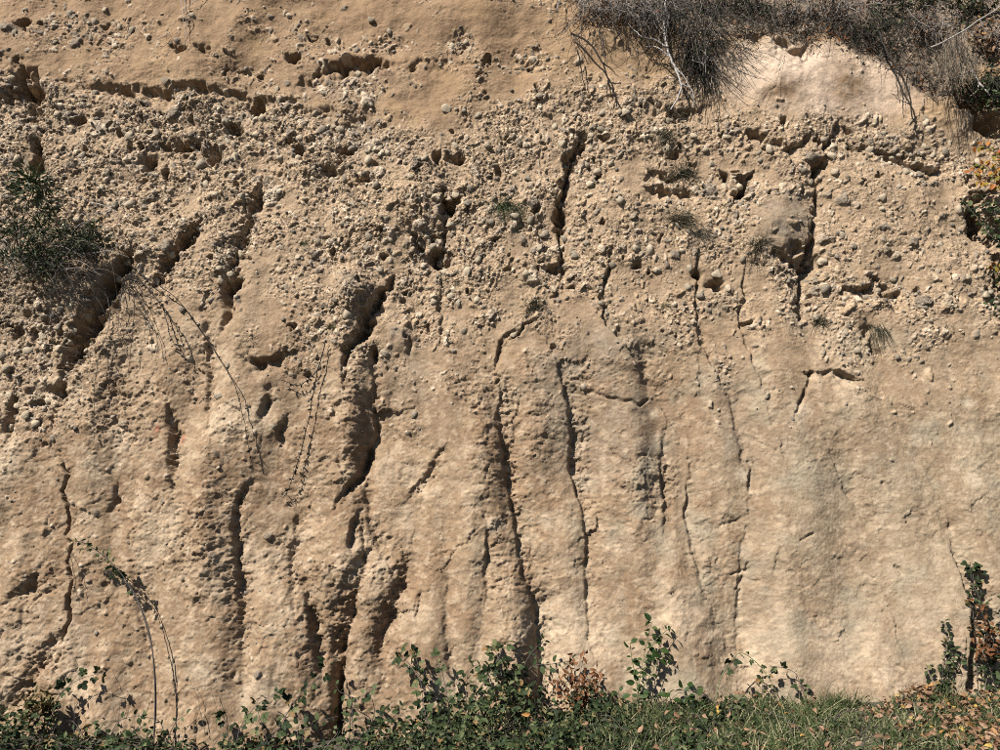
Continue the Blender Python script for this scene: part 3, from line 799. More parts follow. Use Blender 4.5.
# ================================================================== plants: helpers
M_BRAMBLE = leaf_material('bramble_leaf', [(0, (0.016, 0.027, 0.011)), (0.5, (0.04, 0.062, 0.023)), (0.8, (0.09, 0.12, 0.048)), (0.93, (0.18, 0.2, 0.09)), (1.0, (0.30, 0.17, 0.07))], 0.25, 0.6)
M_BRIGHT = leaf_material('green_leaf', [(0, (0.022, 0.045, 0.012)), (0.6, (0.04, 0.075, 0.02)), (1.0, (0.09, 0.13, 0.04))], 0.25, 0.5)
M_GRASS = leaf_material('grass_blade', [(0, (0.04, 0.065, 0.022)), (0.4, (0.10, 0.135, 0.05)), (0.72, (0.19, 0.22, 0.095)), (0.82, (0.34, 0.31, 0.17)), (1.0, (0.55, 0.47, 0.30))], 0.25, 0.55)
M_STRAW = leaf_material('dry_grass_blade', [(0, (0.05, 0.042, 0.03)), (0.5, (0.13, 0.105, 0.075)), (0.8, (0.22, 0.185, 0.13)), (1.0, (0.32, 0.28, 0.21))], 0.15, 0.7)
M_DARKSTRAW = leaf_material('dark_dry_blade', [(0, (0.03, 0.028, 0.022)), (0.6, (0.09, 0.08, 0.062)), (0.9, (0.17, 0.15, 0.12)), (1.0, (0.30, 0.27, 0.22))], 0.1, 0.7)
M_OLIVE = leaf_material('olive_blade', [(0, (0.03, 0.03, 0.02)), (0.6, (0.09, 0.085, 0.05)), (1.0, (0.22, 0.19, 0.12))], 0.1, 0.7)
M_RUST = leaf_material('rusty_leaf', [(0, (0.12, 0.05, 0.02)), (0.5, (0.24, 0.105, 0.045)), (1.0, (0.33, 0.17, 0.08))], 0.25, 0.7)
M_LITTER = leaf_material('fallen_leaf', [(0, (0.13, 0.075, 0.04)), (0.45, (0.30, 0.17, 0.10)), (0.8, (0.42, 0.27, 0.17)), (0.92, (0.45, 0.22, 0.06)), (1.0, (0.50, 0.36, 0.10))], 0.2, 0.7)
M_ORANGE = leaf_material('autumn_leaf', [(0, (0.16, 0.17, 0.03)), (0.25, (0.36, 0.27, 0.05)), (0.6, (0.52, 0.22, 0.04)), (1.0, (0.42, 0.11, 0.03))], 0.35, 0.5)
M_NEEDLE = leaf_material('needle_leaf', [(0, (0.018, 0.03, 0.014)), (0.6, (0.05, 0.075, 0.03)), (1.0, (0.10, 0.125, 0.055))], 0.1, 0.5)
M_TWIG = leaf_material('twig_bark', [(0, (0.05, 0.042, 0.035)), (0.5, (0.16, 0.135, 0.115)), (0.85, (0.34, 0.305, 0.27)), (1.0, (0.55, 0.5, 0.45))], 0, 0.85)
M_DARKTWIG = leaf_material('dark_twig_bark', [(0, (0.02, 0.017, 0.014)), (0.7, (0.06, 0.05, 0.04)), (1.0, (0.12, 0.105, 0.085))], 0, 0.85)
M_BUSHTWIG = leaf_material('bush_twig', [(0, (0.02, 0.017, 0.014)), (0.6, (0.07, 0.06, 0.05)), (0.85, (0.18, 0.155, 0.13)), (1.0, (0.42, 0.38, 0.33))], 0, 0.85)
M_CANE = leaf_material('cane_bark', [(0, (0.07, 0.06, 0.055)), (1.0, (0.17, 0.145, 0.125))], 0, 0.6)
M_GREY = leaf_material('weathered_wood', [(0, (0.34, 0.31, 0.28)), (1.0, (0.5, 0.46, 0.42))], 0, 0.8)
M_GREENCANE = leaf_material('green_cane', [(0, (0.10, 0.13, 0.05)), (1.0, (0.20, 0.20, 0.10))], 0, 0.6)


def unit(v):
    v = np.asarray(v, float)
    return v / (np.linalg.norm(v) + 1e-9)


class MB:
    def __init__(self):
        self.v, self.f, self.t, self.n = [], [], [], 0

    def add(self, v, f, tone):
        v = np.asarray(v, float)
        self.v.append(v); self.f.append(np.asarray(f) + self.n); self.t.append(np.full(len(v), tone)); self.n += len(v)

    def tube(self, pts, r0, r1, sides=5, tone=None):
        P = np.asarray(pts, float); n = len(P)
        T = np.gradient(P, axis=0); T /= np.linalg.norm(T, axis=1)[:, None] + 1e-9
        ref = np.array([0.31, 0.8, 0.52])
        A = np.cross(T, ref); A /= np.linalg.norm(A, axis=1)[:, None] + 1e-9
        B = np.cross(T, A)
        rr = np.linspace(r0, r1, n)
        an = np.arange(sides) * 2 * math.pi / sides
        ring = P[:, None] + rr[:, None, None] * (np.cos(an)[None, :, None] * A[:, None] + np.sin(an)[None, :, None] * B[:, None])
        i = np.arange(n - 1)[:, None] * sides; j = np.arange(sides)[None]; j2 = (j + 1) % sides
        a, b, c, d = i + j, i + j2, i + sides + j2, i + sides + j
        f = np.concatenate([np.stack([a, b, c], -1).reshape(-1, 3), np.stack([a, c, d], -1).reshape(-1, 3)])
        self.add(ring.reshape(-1, 3), f, rng.random() * 0.98 if tone is None else tone)

    def blade(self, p, d, L, w, droop, tone=None, seg=3):
        p = np.asarray(p, float); d = unit(d)
        side = unit(np.cross(d, rng.normal(size=3)))
        v = []
        for k in range(seg + 1):
            u = k / seg
            c = p + d * L * u + np.array([0, 0, -1]) * droop * L * u * u
            ww = w * (1 - u) ** 0.6 * 0.5
            if k == seg:
                v.append(c)
            else:
                v += [c - side * ww, c + side * ww]
        f = []
        for k in range(seg - 1):
            a = 2 * k; f += [[a, a + 1, a + 3], [a, a + 3, a + 2]]
        a = 2 * (seg - 1); f.append([a, a + 1, a + 2])
        self.add(v, f, rng.random() * 0.98 if tone is None else tone)

    def leaf(self, p, d, nrm, L, w, tone=None, fold=0.18, curl=0.2):
        d = unit(d); s = unit(np.cross(d, nrm)); n = np.cross(s, d)
        p = np.asarray(p, float)
        ys = (0.0, 0.22, 0.5, 0.78, 1.0); ws = (0, 0.36, 0.46, 0.30, 0)
        v = [p]
        for y, ww in zip(ys[1:4], ws[1:4]):
            c = p + d * L * y - n * curl * L * y * y
            v += [c, c - s * w * ww + n * fold * w, c + s * w * ww + n * fold * w]
        v.append(p + d * L - n * curl * L)
        f = [[0, 1, 2], [0, 3, 1]]
        for k in (0, 1):
            a = 1 + 3 * k
            f += [[a, a + 3, a + 1], [a + 1, a + 3, a + 4], [a, a + 2, a + 3], [a + 2, a + 5, a + 3]]
        f += [[7, 10, 8], [7, 9, 10]]
        self.add(v, f, rng.random() * 0.98 if tone is None else tone)

    def build(self, name, mat, parent=None, org=(0, 0, 0), smooth=False):
        v = np.concatenate(self.v) - np.asarray(org)
        return link(name, mesh_from(name, v, np.concatenate(self.f), 3, mat, smooth=smooth, tone=np.concatenate(self.t)), parent)


def root(name, P, label, cat, group=None):
    o = bpy.data.objects.new(name, None); o.location = P; o.empty_display_size = 0.05
    COL.objects.link(o)
    return tag(o, label, cat, group)


def spline(pts, n=16):
    """smooth curve through 3D points"""
    P = np.asarray(pts, float)
    if len(P) < 3:
        return P[0] + (P[-1] - P[0]) * np.linspace(0, 1, n)[:, None]
    k = np.arange(len(P)); Q = []
    Pe = np.concatenate([[2 * P[0] - P[1]], P, [2 * P[-1] - P[-2]]])
    for u in np.linspace(0, len(P) - 1.0001, n):
        i = int(u); f = u - i
        a, b, c, d = Pe[i], Pe[i + 1], Pe[i + 2], Pe[i + 3]
        Q.append(0.5 * (2 * b + (c - a) * f + (2 * a - 5 * b + 4 * c - d) * f * f + (3 * b - a - 3 * c + d) * f ** 3))
    return np.array(Q)


# one compound bramble leaf of three leaflets, unit length along +Y, face up +Z
def compound(seed, n=3):
    r0 = rng.bit_generator.state
    mb = MB()
    mb.tube([(0, 0, 0), (0, 0.25, 0.02), (0, 0.45, 0)], 0.012, 0.01, 3, 0.0)
    mb.leaf((0, 0.42, 0), (0, 1, 0), (0, 0, 1), 0.58, 0.46, 0.0, 0.16, 0.22)
    mb.leaf((0, 0.36, 0), (0.9, 0.45, 0.05), (0.1, 0, 1), 0.46, 0.38, 0.06, 0.16, 0.2)
    mb.leaf((0, 0.36, 0), (-0.9, 0.4, 0.0), (-0.1, 0, 1), 0.46, 0.38, 0.94, 0.16, 0.25)
    if n == 5:
        mb.leaf((0, 0.30, 0), (0.8, -0.35, 0.05), (0.1, 0.1, 1), 0.32, 0.26, 0.03, 0.16, 0.2)
        mb.leaf((0, 0.30, 0), (-0.8, -0.3, 0.0), (-0.1, 0, 1), 0.32, 0.26, 0.05, 0.16, 0.25)
    return mb


def simple_leaf():
    mb = MB()
    mb.tube([(0, 0, 0), (0, 0.1, 0.0), (0, 0.2, 0)], 0.014, 0.012, 3, 0.0)
    mb.leaf((0, 0.18, 0), (0, 1, 0), (0, 0, 1), 0.84, 0.6, 0.0, 0.14, 0.25)
    return mb


def leaf_mesh(mb, mat):
    return mesh_from('leaf', np.concatenate(mb.v), np.concatenate(mb.f), 3, mat, tone=np.concatenate(mb.t))


LM = {'bramble': [leaf_mesh(compound(1, 3), M_BRAMBLE), leaf_mesh(compound(2, 5), M_BRAMBLE)],
      'bright': [leaf_mesh(simple_leaf(), M_BRIGHT)],
      'small': [leaf_mesh(simple_leaf(), M_BRAMBLE)],
      'rust': [leaf_mesh(simple_leaf(), M_RUST)],
      'orange': [leaf_mesh(simple_leaf(), M_ORANGE)]}


def put_leaf(kind, parent, P, d, nrm, L):
    me = LM[kind][int(rng.integers(0, len(LM[kind])))]
    o = link('leaf', me, parent)
    d = unit(d); s = unit(np.cross(d, nrm)); n = np.cross(s, d)
    org = np.array(parent.location)
    M = Matrix(((s[0], d[0], n[0], 0), (s[1], d[1], n[1], 0), (s[2], d[2], n[2], 0), (0, 0, 0, 1)))
    o.matrix_basis = Matrix.Translation(Vector(P - org)) @ M @ Matrix.Scale(L, 4)
    return o


def cane_plant(name, label, cat, canes, kind='bramble', leaf_px=17, step=13, f0=0.25, r=(0.0035, 0.0015), stem_mat=None, group=None, spread=0.9):
    """canes: lists of (px, py, out); leaves grow along each from fraction f0 on"""
    first = np.array(at(canes[0][0][0], canes[0][0][1], canes[0][0][2] * 0.45))
    low_plant = canes[0][0][1] > 650
    if low_plant:
        first[2] = min(first[2], float(gz(first[0], -first[1])) - 0.01)
    rt = root(name, first, label, cat, group)
    for c in canes:
        P3 = [at(x, y, o * 0.45) for x, y, o in c]
        g_ = float(gz(P3[0][0], -P3[0][1])) - 0.01
        if low_plant and c[0][1] > 685 and P3[0][2] > g_:
            P3 = [np.array([P3[0][0], P3[0][1], g_])] + P3
        pts = spline(P3, 8 + 4 * len(c))
        mb = MB(); mb.tube(pts, r[0], r[1], 5, rng.random() * 0.6)
        mb.build('stem', stem_mat or M_CANE, rt, first, True)
        seg = np.linalg.norm(np.diff(pts, axis=0), axis=1); L = np.concatenate([[0], np.cumsum(seg)])
        tot = L[-1]; u = tot * f0; sgn = 1
        while u <= tot:
            i = min(np.searchsorted(L, u), len(pts) - 1)
            p = np.array([np.interp(u, L, pts[:, k]) for k in range(3)])
            tg = unit(pts[min(i + 1, len(pts) - 1)] - pts[max(i - 1, 0)])
            side = unit(np.cross(tg, np.array([0, -1, 0.2]))) * sgn
            d = unit(tg * 0.45 + side * spread + rng.normal(size=3) * 0.35 + np.array([0, -0.25, -0.05]))
            nrm = unit(np.array([-0.3, -0.45, 0.75]) + rng.normal(size=3) * 0.4)
            put_leaf(kind, rt, p, d, nrm, leaf_px * PX * rng.uniform(0.35, 0.9))
            sgn = -sgn
            u += step * PX * rng.uniform(0.3, 0.75)
        put_leaf(kind, rt, pts[-1], unit(pts[-1] - pts[-2] + rng.normal(size=3) * 0.2), unit(np.array([-0.2, -0.5, 0.7]) + rng.normal(size=3) * 0.3), leaf_px * PX * 0.8)
    return rt


# ================================================================== plants at the foot of the cliff
cane_plant('bramble', 'bramble shoot pointing right from a rusty patch below the zigzag crack', 'bramble', [[(48, 722, .12), (60, 695, .13), (78, 680, .14), (104, 672, .16)], [(44, 724, .12), (50, 700, .13), (56, 684, .12)]], leaf_px=15, step=11)
cane_plant('bramble', 'long arching bramble cane with leaves only at its drooping tip beside the zigzag crack', 'bramble',
           [[(154, 738, .25), (155, 690, .24), (151, 640, .22), (141, 607, .2), (126, 580, .19), (104, 556, .19), (84, 543, .2), (72, 541, .21)],
            [(154, 738, .23), (156, 700, .22), (153, 655, .19), (142, 612, .16), (128, 585, .14), (110, 570, .12)]], leaf_px=12, step=6, f0=0.80, r=(0.0048, 0.002))
cane_plant('bramble', 'low bramble with dark leaf pairs in front of the left clay foot', 'bramble', [[(108, 745, .2), (118, 722, .2), (140, 715, .2)], [(165, 745, .2), (160, 722, .2), (138, 716, .2)], [(165, 745, .2), (176, 722, .2), (186, 715, .2)]], kind='small', leaf_px=10, step=10)
cane_plant('bramble', 'bramble sprays climbing to the left of the deep black cleft', 'bramble',
           [[(236, 755, .25), (240, 728, .24), (256, 706, .22), (274, 694, .2), (282, 688, .2)], [(262, 755, .25), (282, 722, .22), (300, 694, .2), (318, 678, .18), (326, 664, .17)],
            [(230, 750, .2), (226, 725, .2), (222, 712, .2)], [(270, 750, .3), (262, 725, .3), (258, 712, .3)]], leaf_px=15, step=9)
cane_plant('bramble', 'thin bramble twig with dark oval leaves crossing the foot of the black cleft', 'bramble', [[(302, 752, .25), (304, 730, .24), (318, 722, .22), (338, 716, .2)], [(300, 750, .25), (298, 728, .24), (308, 714, .22)], [(322, 752, .3), (336, 735, .3), (338, 728, .3)]], kind='small', leaf_px=11, step=7)
cane_plant('bramble', 'bramble twig with paired oval leaves just right of the black cleft', 'bramble', [[(356, 750, .2), (352, 720, .2), (354, 705, .2), (366, 694, .2), (372, 690, .2)], [(362, 745, .2), (374, 715, .2), (372, 698, .2)], [(350, 700, .12), (340, 692, .1), (335, 684, .1)]], kind='small', leaf_px=12, step=7)
cane_plant('bramble', 'tall bramble canes leaning left in front of the grooved clay', 'bramble',
           [[(440, 735, .2), (430, 700, .2), (415, 672, .18), (404, 658, .17), (398, 650, .17)], [(432, 740, .3), (424, 706, .28), (420, 676, .25), (416, 656, .22)], [(452, 735, .25), (448, 700, .24), (442, 672, .22), (436, 660, .2)], [(460, 735, .25), (466, 700, .2), (468, 672, .2), (478, 664, .2)]],
           leaf_px=15, step=9)
cane_plant('bramble', 'upright bramble with reddish cane between leaning canes and the dark pleat', 'bramble',
           [[(462, 730, .3), (476, 698, .28), (490, 672, .26), (500, 655, .24), (504, 642, .24)], [(505, 735, .2), (504, 700, .2), (500, 665, .2), (494, 648, .2)], [(512, 735, .25), (516, 700, .2), (512, 668, .2)]], leaf_px=16, step=8)
cane_plant('bramble', 'wiry bramble with small leaves spreading across the dark pleat', 'bramble', [[(512, 720, .12), (522, 672, .11), (532, 652, .1), (545, 640, .1)], [(514, 700, .15), (530, 668, .14), (552, 664, .14), (575, 660, .14)], [(545, 720, .15), (542, 690, .15), (548, 668, .15)]], kind='small', leaf_px=11, step=7)
cane_plant('leafy_shrub', 'young shrub with broad bright green leaves against smooth pale clay', 'shrub',
           [[(634, 715, .18), (638, 690, .18), (644, 655, .18), (652, 622, .18)], [(638, 700, .18), (652, 672, .17), (662, 655, .16), (674, 662, .16)], [(644, 660, .18), (656, 640, .2), (672, 626, .2)], [(638, 690, .18), (632, 660, .2), (630, 644, .2)], [(644, 670, .16), (655, 656, .16), (660, 645, .16)]],
           kind='bright', leaf_px=13, step=7, r=(0.004, 0.0018), stem_mat=M_GREENCANE)
cane_plant('leafy_shrub', 'low leafy clump just right of the broad leaved young shrub', 'shrub', [[(690, 735, .2), (688, 705, .2), (684, 690, .2)], [(690, 735, .2), (698, 705, .2), (694, 688, .2)], [(676, 735, .25), (672, 705, .24), (668, 692, .22)], [(620, 735, .2), (622, 710, .2), (618, 690, .2)]], kind='bright', leaf_px=13, step=7, stem_mat=M_GREENCANE)
cane_plant('bramble', 'pale green bramble cane arching over the grass to a drooping tip', 'bramble', [[(714, 712, .15), (720, 680, .16), (732, 660, .17), (742, 653, .18), (758, 664, .19), (770, 680, .2), (776, 692, .2)]], leaf_px=13, step=13, f0=0.35, stem_mat=M_GREENCANE, r=(0.004, 0.002))
cane_plant('bramble', 'short bramble shoots with dark leaves at the edge of the grass', 'bramble', [[(808, 705, .1), (802, 690, .1), (796, 674, .1), (784, 668, .1), (770, 666, .1)], [(762, 712, .1), (762, 690, .1), (764, 676, .1)], [(806, 706, .1), (806, 690, .1)]], leaf_px=13, step=11)
cane_plant('bramble', 'small leaved bramble climbing the clay near the right hand fissure', 'bramble', [[(938, 698, .06), (946, 672, .06), (950, 648, .06), (944, 622, .06)], [(944, 694, .06), (956, 670, .06), (962, 654, .07)], [(940, 698, .06), (932, 680, .06), (926, 664, .06)], [(944, 690, .08), (950, 665, .09), (954, 650, .08)], [(940, 690, .08), (944, 665, .09), (947, 640, .08)]], kind='small', leaf_px=9, step=4, f0=.15)
cane_plant('leafy_shrub', 'leafy shrub growing out of the right hand fissure', 'shrub',
           [[(978, 690, .05), (976, 640, .08), (972, 600, .1), (974, 566, .12)], [(985, 690, .1), (990, 650, .12), (984, 610, .14), (978, 575, .14)], [(990, 690, .1), (998, 650, .12), (1000, 620, .14)], [(996, 690, .15), (988, 660, .15), (985, 630, .15)],
            [(1005, 690, .15), (1010, 650, .15), (1004, 600, .15)], [(980, 600, .14), (972, 580, .14), (970, 562, .14)]], kind='bramble', leaf_px=14, step=11, f0=.1)

# rust coloured dead shoots
def dead_leafy(label, tips, base_, leafpx, n, mat=M_RUST, name='withered_shrub', cat='shrub'):
    P0 = np.array(at(*base_)); rt = root(name, P0, label, cat)
    st_, lf = MB(), MB()
    for (x, y, o) in tips:
        pts = spline([P0, (P0 + at(x, y, o)) / 2 + rng.normal(size=3) * 0.02, at(x, y, o)], 8)
        st_.tube(pts, 0.003, 0.0012, 4)
        for _ in range(n):
            u = rng.uniform(0.25, 1); i = int(u * 7)
            lf.leaf(pts[i] + rng.normal(size=3) * 0.018, rng.normal(size=3) + [0, -.3, .2], rng.normal(size=3) + [-.3, -.5, .6], leafpx * PX * rng.uniform(.6, 1.2), leafpx * PX * .5, fold=.3, curl=.5)
    st_.build('stem', M_TWIG, rt, P0); lf.build('leaves', mat, rt, P0)
    return rt


dead_leafy('withered rust brown shrub between the brambles and the broad leaved shrub', [(562, 655, .12), (572, 648, .14), (585, 650, .14), (598, 664, .15), (606, 672, .15), (556, 676, .15), (568, 668, .18), (590, 670, .2), (602, 690, .18), (552, 690, .2), (580, 684, .22)], (580, 712, .15), 6.5, 17)
dead_leafy('faded rusty bramble patch under the zigzag crack', [(25, 694, .08), (36, 688, .08), (46, 690, .1), (30, 704, .1), (44, 704, .12), (52, 700, .1)], (38, 722, .1), 6, 22, leaf_material('faded_leaf', [(0, (0.10, 0.07, 0.03)), (0.6, (0.18, 0.13, 0.05)), (1, (0.14, 0.13, 0.04))], .2, .7))
dead_leafy('brown dead foliage hanging under the fissure shrub', [(975, 600, .12), (984, 605, .14), (978, 622, .14), (992, 622, .14), (985, 634, .14), (998, 640, .14)], (988, 660, .1), 7, 12)

# ground cover
cover = MB()
HC_X = [-100, 0, 50, 80, 130, 180, 240, 300, 335, 370, 400, 440, 500, 560, 620, 700, 780, 840, 900, 1100]
HC = [.25, .25, .27, .20, .14, .10, .12, .09, .06, .18, .28, .34, .36, .24, .12, .09, .05, .03, .02, .02]
for _ in range(13000):
    px_ = rng.uniform(-60, 1060); o = rng.uniform(0.03, 0.95)
    h = float(np.interp(px_, HC_X, HC)) * (0.75 + 0.55 * math.sin(px_ * .09 + o * 9) * math.sin(px_ * .037 + o * 5 + 2))
    if rng.random() > min(1, h / 0.13):
        continue
    g = ground_pt(px_, o)
    edge_t = 0.45 + 0.55 * min(1, (1 - abs(o - 0.35)))
    g[2] += h * edge_t * rng.random() ** 0.7
    L = rng.uniform(3, 7.5) * PX
    cover.leaf(g, rng.normal(size=3) * [1, 1, .5] + [0, -.25, 0], rng.normal(size=3) * .6 + [-.2, -.4, .8], L, L * .6)
tag(cover.build('bramble_cover', M_BRAMBLE), 'dense low cover of small dark green bramble leaves along the cliff foot', 'ground cover', kind='stuff')
cst = MB()
for _ in range(420):
    px_ = rng.uniform(-40, 860); o = rng.uniform(0.05, 0.9); h = np.interp(px_, HC_X, HC)
    if rng.random() > min(1, h / 0.2): continue
    g = ground_pt(px_, o); d = unit(rng.normal(size=3) * [1, .5, .3] + [0, 0, .5]) * rng.uniform(.12, .3)
    cst.tube(spline([g, g + d * .6 + [0, 0, .04], g + d], 6), 0.0022, 0.001, 3)
tag(cst.build('bramble_stalks', M_CANE), 'tangle of thin grey brown stalks among the low bramble leaves', 'stalks', kind='stuff')
gr = MB()
for _ in range(42000):
    px_ = rng.uniform(-60, 1060)
    den = np.interp(px_, [0, 150, 330, 420, 560, 650, 1000], [.10, .04, .07, .35, .7, 1, .85])
    if rng.random() > den: continue
    o = rng.uniform(0.0, 0.98)
    g = ground_pt(px_, o); g[0] += rng.normal() * .01
    hgt = rng.uniform(.06, .2) * (0.8 + 0.45 * math.sin(px_ * .07 + 6 * o) * math.sin(px_ * .031 + 4 * o)) * (0.75 if px_ > 840 else 1)
    gr.blade(g, [rng.normal() * .55, rng.normal() * .45 - .1, 1], hgt, rng.uniform(.0035, .0068), rng.uniform(0.1, .9))
for (x, y_) in [(720, .05), (842, .06), (850, .05), (858, .05), (836, .05), (826, .05), (935, .05), (948, .05), (730, .05), (610, .06), (650, .05)]:
    for _ in range(26):
        g = ground_pt(x + rng.normal() * 5, y_ + rng.random() * .06)
        gr.blade(g, [rng.normal() * .5, rng.normal() * .25 - .15, 1], rng.uniform(.1, .24), rng.uniform(.003, .005), rng.uniform(0.05, .6))
for _ in range(9000):
    o = 0.95 + rng.random() ** 1.5 * 1.3; x_ = rng.uniform(-4, 4)
    gr.blade([x_, -o, float(gz(x_, o))], [rng.normal() * .55, rng.normal() * .45, 1], rng.uniform(.05, .14), rng.uniform(.004, .007), rng.uniform(0.1, .9))
tag(gr.build('grass', M_GRASS), 'short tufted green grass along the foot of the pale clay', 'grass', kind='stuff')
lt = MB()
for _ in range(9000):
    px_ = rng.uniform(-40, 1060)
    o = rng.uniform(0.0, 0.98)
    den = np.interp(px_, [0, 400, 700, 830, 890, 960, 1060], [.03, .06, .10, .16, .6, 1, 1]) * (1.0 - 0.55 * o if px_ > 830 else 1)
    cl = math.sin(px_ * .05 + 3 * o) * math.sin(px_ * .021 + 7 * o + 1)
    if rng.random() > den * (0.55 + 0.6 * cl): continue
    g = ground_pt(px_, o); g[2] += rng.random() * .05 + .02 + .4 * float(np.interp(px_, HC_X, HC)) * rng.random()
    L = rng.uniform(3.5, 7.5) * PX
    lt.leaf(g, rng.normal(size=3) * [1, 1, .4], rng.normal(size=3) * .7 + [-.1, -.4, .8], L, L * .6, fold=.3, curl=.45)
tag(lt.build('leaf_litter', M_LITTER), 'pinkish brown fallen leaves scattered over the grass', 'leaf litter', kind='stuff')

# ================================================================== plants on the face
def tuft(px_, py_, size, n, label, mat, ang=0, spread=1.0, droop=.7, width=.0032, name='grass_tuft', cat='grass tuft'):
    P = on(px_, py_); rt = root(name, P, label, cat, 'plant tufts rooted in the cliff face')
    mb = MB()
    for _ in range(int(n * 1.0)):
        a = R(ang) + rng.normal() * spread
        d = np.array([math.sin(a), -0.25 - rng.random() * .5, math.cos(a)])
        mb.blade(P + rng.normal(size=3) * [size * .3 * PX, 0.004, size * .18 * PX], d, 1.25 * size * PX * rng.uniform(.4, 1), width * 1.2, droop * rng.uniform(.3, 1.6))
    mb.build('blades', mat, rt, P)
    return rt


tuft(505, 207, 27, 200, 'deep green hanging grass tuft high in the middle of the gravel', M_NEEDLE, 0, .9, 1.3)
tuft(534, 308, 20, 130, 'olive grass tuft at the lower edge of the gravel, above a forked crack', M_OLIVE, 0, 1.1, .6)
tuft(682, 174, 24, 170, 'dark tuft growing on a small ledge under the hanging grey branch', M_OLIVE, 0, 1.2, .6)
tuft(664, 135, 18, 110, 'thin dry tuft beneath the roots of the hanging branch', M_OLIVE, 0, 1.2, .8)
tuft(676, 112, 18, 80, 'straw coloured tuft where the grey branch ends', M_STRAW, 0, 1.2, .8)
tuft(676, 220, 26, 170, 'dusky olive tuft drooping right above the cracked gravel', M_OLIVE, 70, .8, .8)
tuft(697, 234, 20, 130, 'blackish tuft at the end of a drooping twig', M_DARKSTRAW, 100, .9, .8)
tuft(760, 246, 22, 150, 'spiky grey tuft left of the big smooth boulder', M_OLIVE, -20, 1.3, .3, .0025)
tuft(820, 322, 14, 90, 'small brown tuft right of the vertical crack', M_OLIVE, 0, 1.3, .5)
tuft(665, 306, 9, 40, 'tiny olive tuft between two vertical cracks', M_GRASS, 0, 1.2, .6)
tuft(306, 244, 9, 40, 'tiny bright green sprig flat against the gravel', M_GRASS, -60, .9, .5)
tuft(334, 328, 9, 44, 'small olive tuft under the cemented boulder', M_GRASS, 0, 1.1, .6)
tuft(878, 328, 18, 70, 'thin brownish tuft in a slanting crack', M_OLIVE, 160, .6, .6)
tuft(448, 203, 9, 40, 'wispy dry tuft in a hollow of the upper gravel', M_OLIVE, 20, .9, .6)
tuft(600, 128, 10, 30, 'faint grey tuft above the deep central cleft', M_STRAW, 0, 1.1, .5)


# dark needle leaved bush hanging on the left
P0 = on(20, 255, .02)
nb = root('needle_shrub', P0, 'dark green needle leaved bush hanging on the left of the face', 'shrub')
stem, fol, dead = MB(), MB(), MB()
ROS = [(34, 184, 24, .28, 190), (45, 196, 16, .26, 90), (22, 196, 18, .25, 90), (52, 214, 14, .24, 60), (94, 229, 12, .2, 70), (78, 240, 16, .2, 80), (62, 234, 16, .24, 80), (105, 243, 12, .16, 60), (40, 230, 18, .26, 90), (18, 232, 18, .26, 80), (34, 255, 20, .22, 90),
       (56, 258, 16, .2, 60), (12, 258, 16, .2, 60), (90, 246, 14, .18, 60), (44, 272, 14, .16, 50)]
for (x, y, r, o, n) in ROS:
    C0 = at(x, y, o)
    stem.tube(spline([P0, (P0 + C0) / 2 + np.array([0, -.05, -.05]), C0], 8), 0.006, 0.0025, 4)
    for _ in range(int(n * 1.5)):
        d = unit(rng.normal(size=3) + [0, -.3, .35])
        p = C0 + d * rng.uniform(0.1, .95) * r * PX
        fol.blade(p, d + rng.normal(size=3) * .4, r * PX * rng.uniform(.35, .6), .009, .15, seg=2)
for _ in range(700):
    x, y = rng.normal(40, 34), rng.normal(248, 18)
    if x > 112 or x < -30: continue
    p = at(x, y, rng.uniform(.06, .24)); a = rng.uniform(-2.8, 2.8)
    dead.blade(p, [math.sin(a), -.3 * rng.random(), math.cos(a) - .5], rng.uniform(15, 42) * PX, .003, rng.uniform(.2, .9))
for _ in range(70):
    x, y = rng.uniform(-10, 100), rng.uniform(195, 270)
    p = at(x, y, rng.uniform(.1, .26)); a = rng.uniform(1.2, 5)
    stem.tube(spline([p, p + np.array([math.sin(a) * .12, -.03, math.cos(a) * .05]), p + np.array([math.sin(a) * .25, -.02, math.cos(a) * .1 - .05])], 7), 0.003, 0.0013, 3)
for c in ([(-30, 145, .3), (0, 158, .3), (24, 175, .28)], [(-30, 170, .28), (2, 178, .28), (22, 186, .27)], [(-30, 218, .28), (40, 236, .25), (90, 222, .2)], [(110, 250, .16), (130, 240, .1), (142, 230, .06)]):
    stem.tube(spline([at(*q) for q in c], 10), 0.0035, 0.0018, 4)
stem.build('stem', M_TWIG, nb, P0); fol.build('foliage', M_NEEDLE, nb, P0); dead.build('dead_leaves', M_DARKSTRAW, nb, P0)


def vine(label, lines, r=(.0042, .0024), mat=M_DARKTWIG, name='hanging_vine', cat='vine', lift=.028, buds=0, budmat=None, group=None):
    P0 = on(*lines[0][0]); rt = root(name, P0, label, cat, group)
    for ln in lines:
        pts = spline([on(x, y, lift + (0.02 if 0 < k < len(ln) - 1 else 0.0)) for k, (x, y) in enumerate(ln)], 6 + 4 * len(ln))
        pts += rng.normal(size=pts.shape) * 0.0022
        mb = MB(); mb.tube(pts, r[0], r[1], 4); mb.build('stem', mat, rt, P0)
        if buds:
            bb = MB()
            for _ in range(int(buds * len(pts))):
                i = int(rng.integers(len(pts) // 5, len(pts)))
                bb.leaf(pts[i] + rng.normal(size=3) * .003, rng.normal(size=3) + [0, -.3, -.4], rng.normal(size=3), rng.uniform(2.5, 5) * PX, 2.2 * PX)
            bb.build('buds', budmat or mat, rt, P0)['kind'] = 'stuff'
    return rt


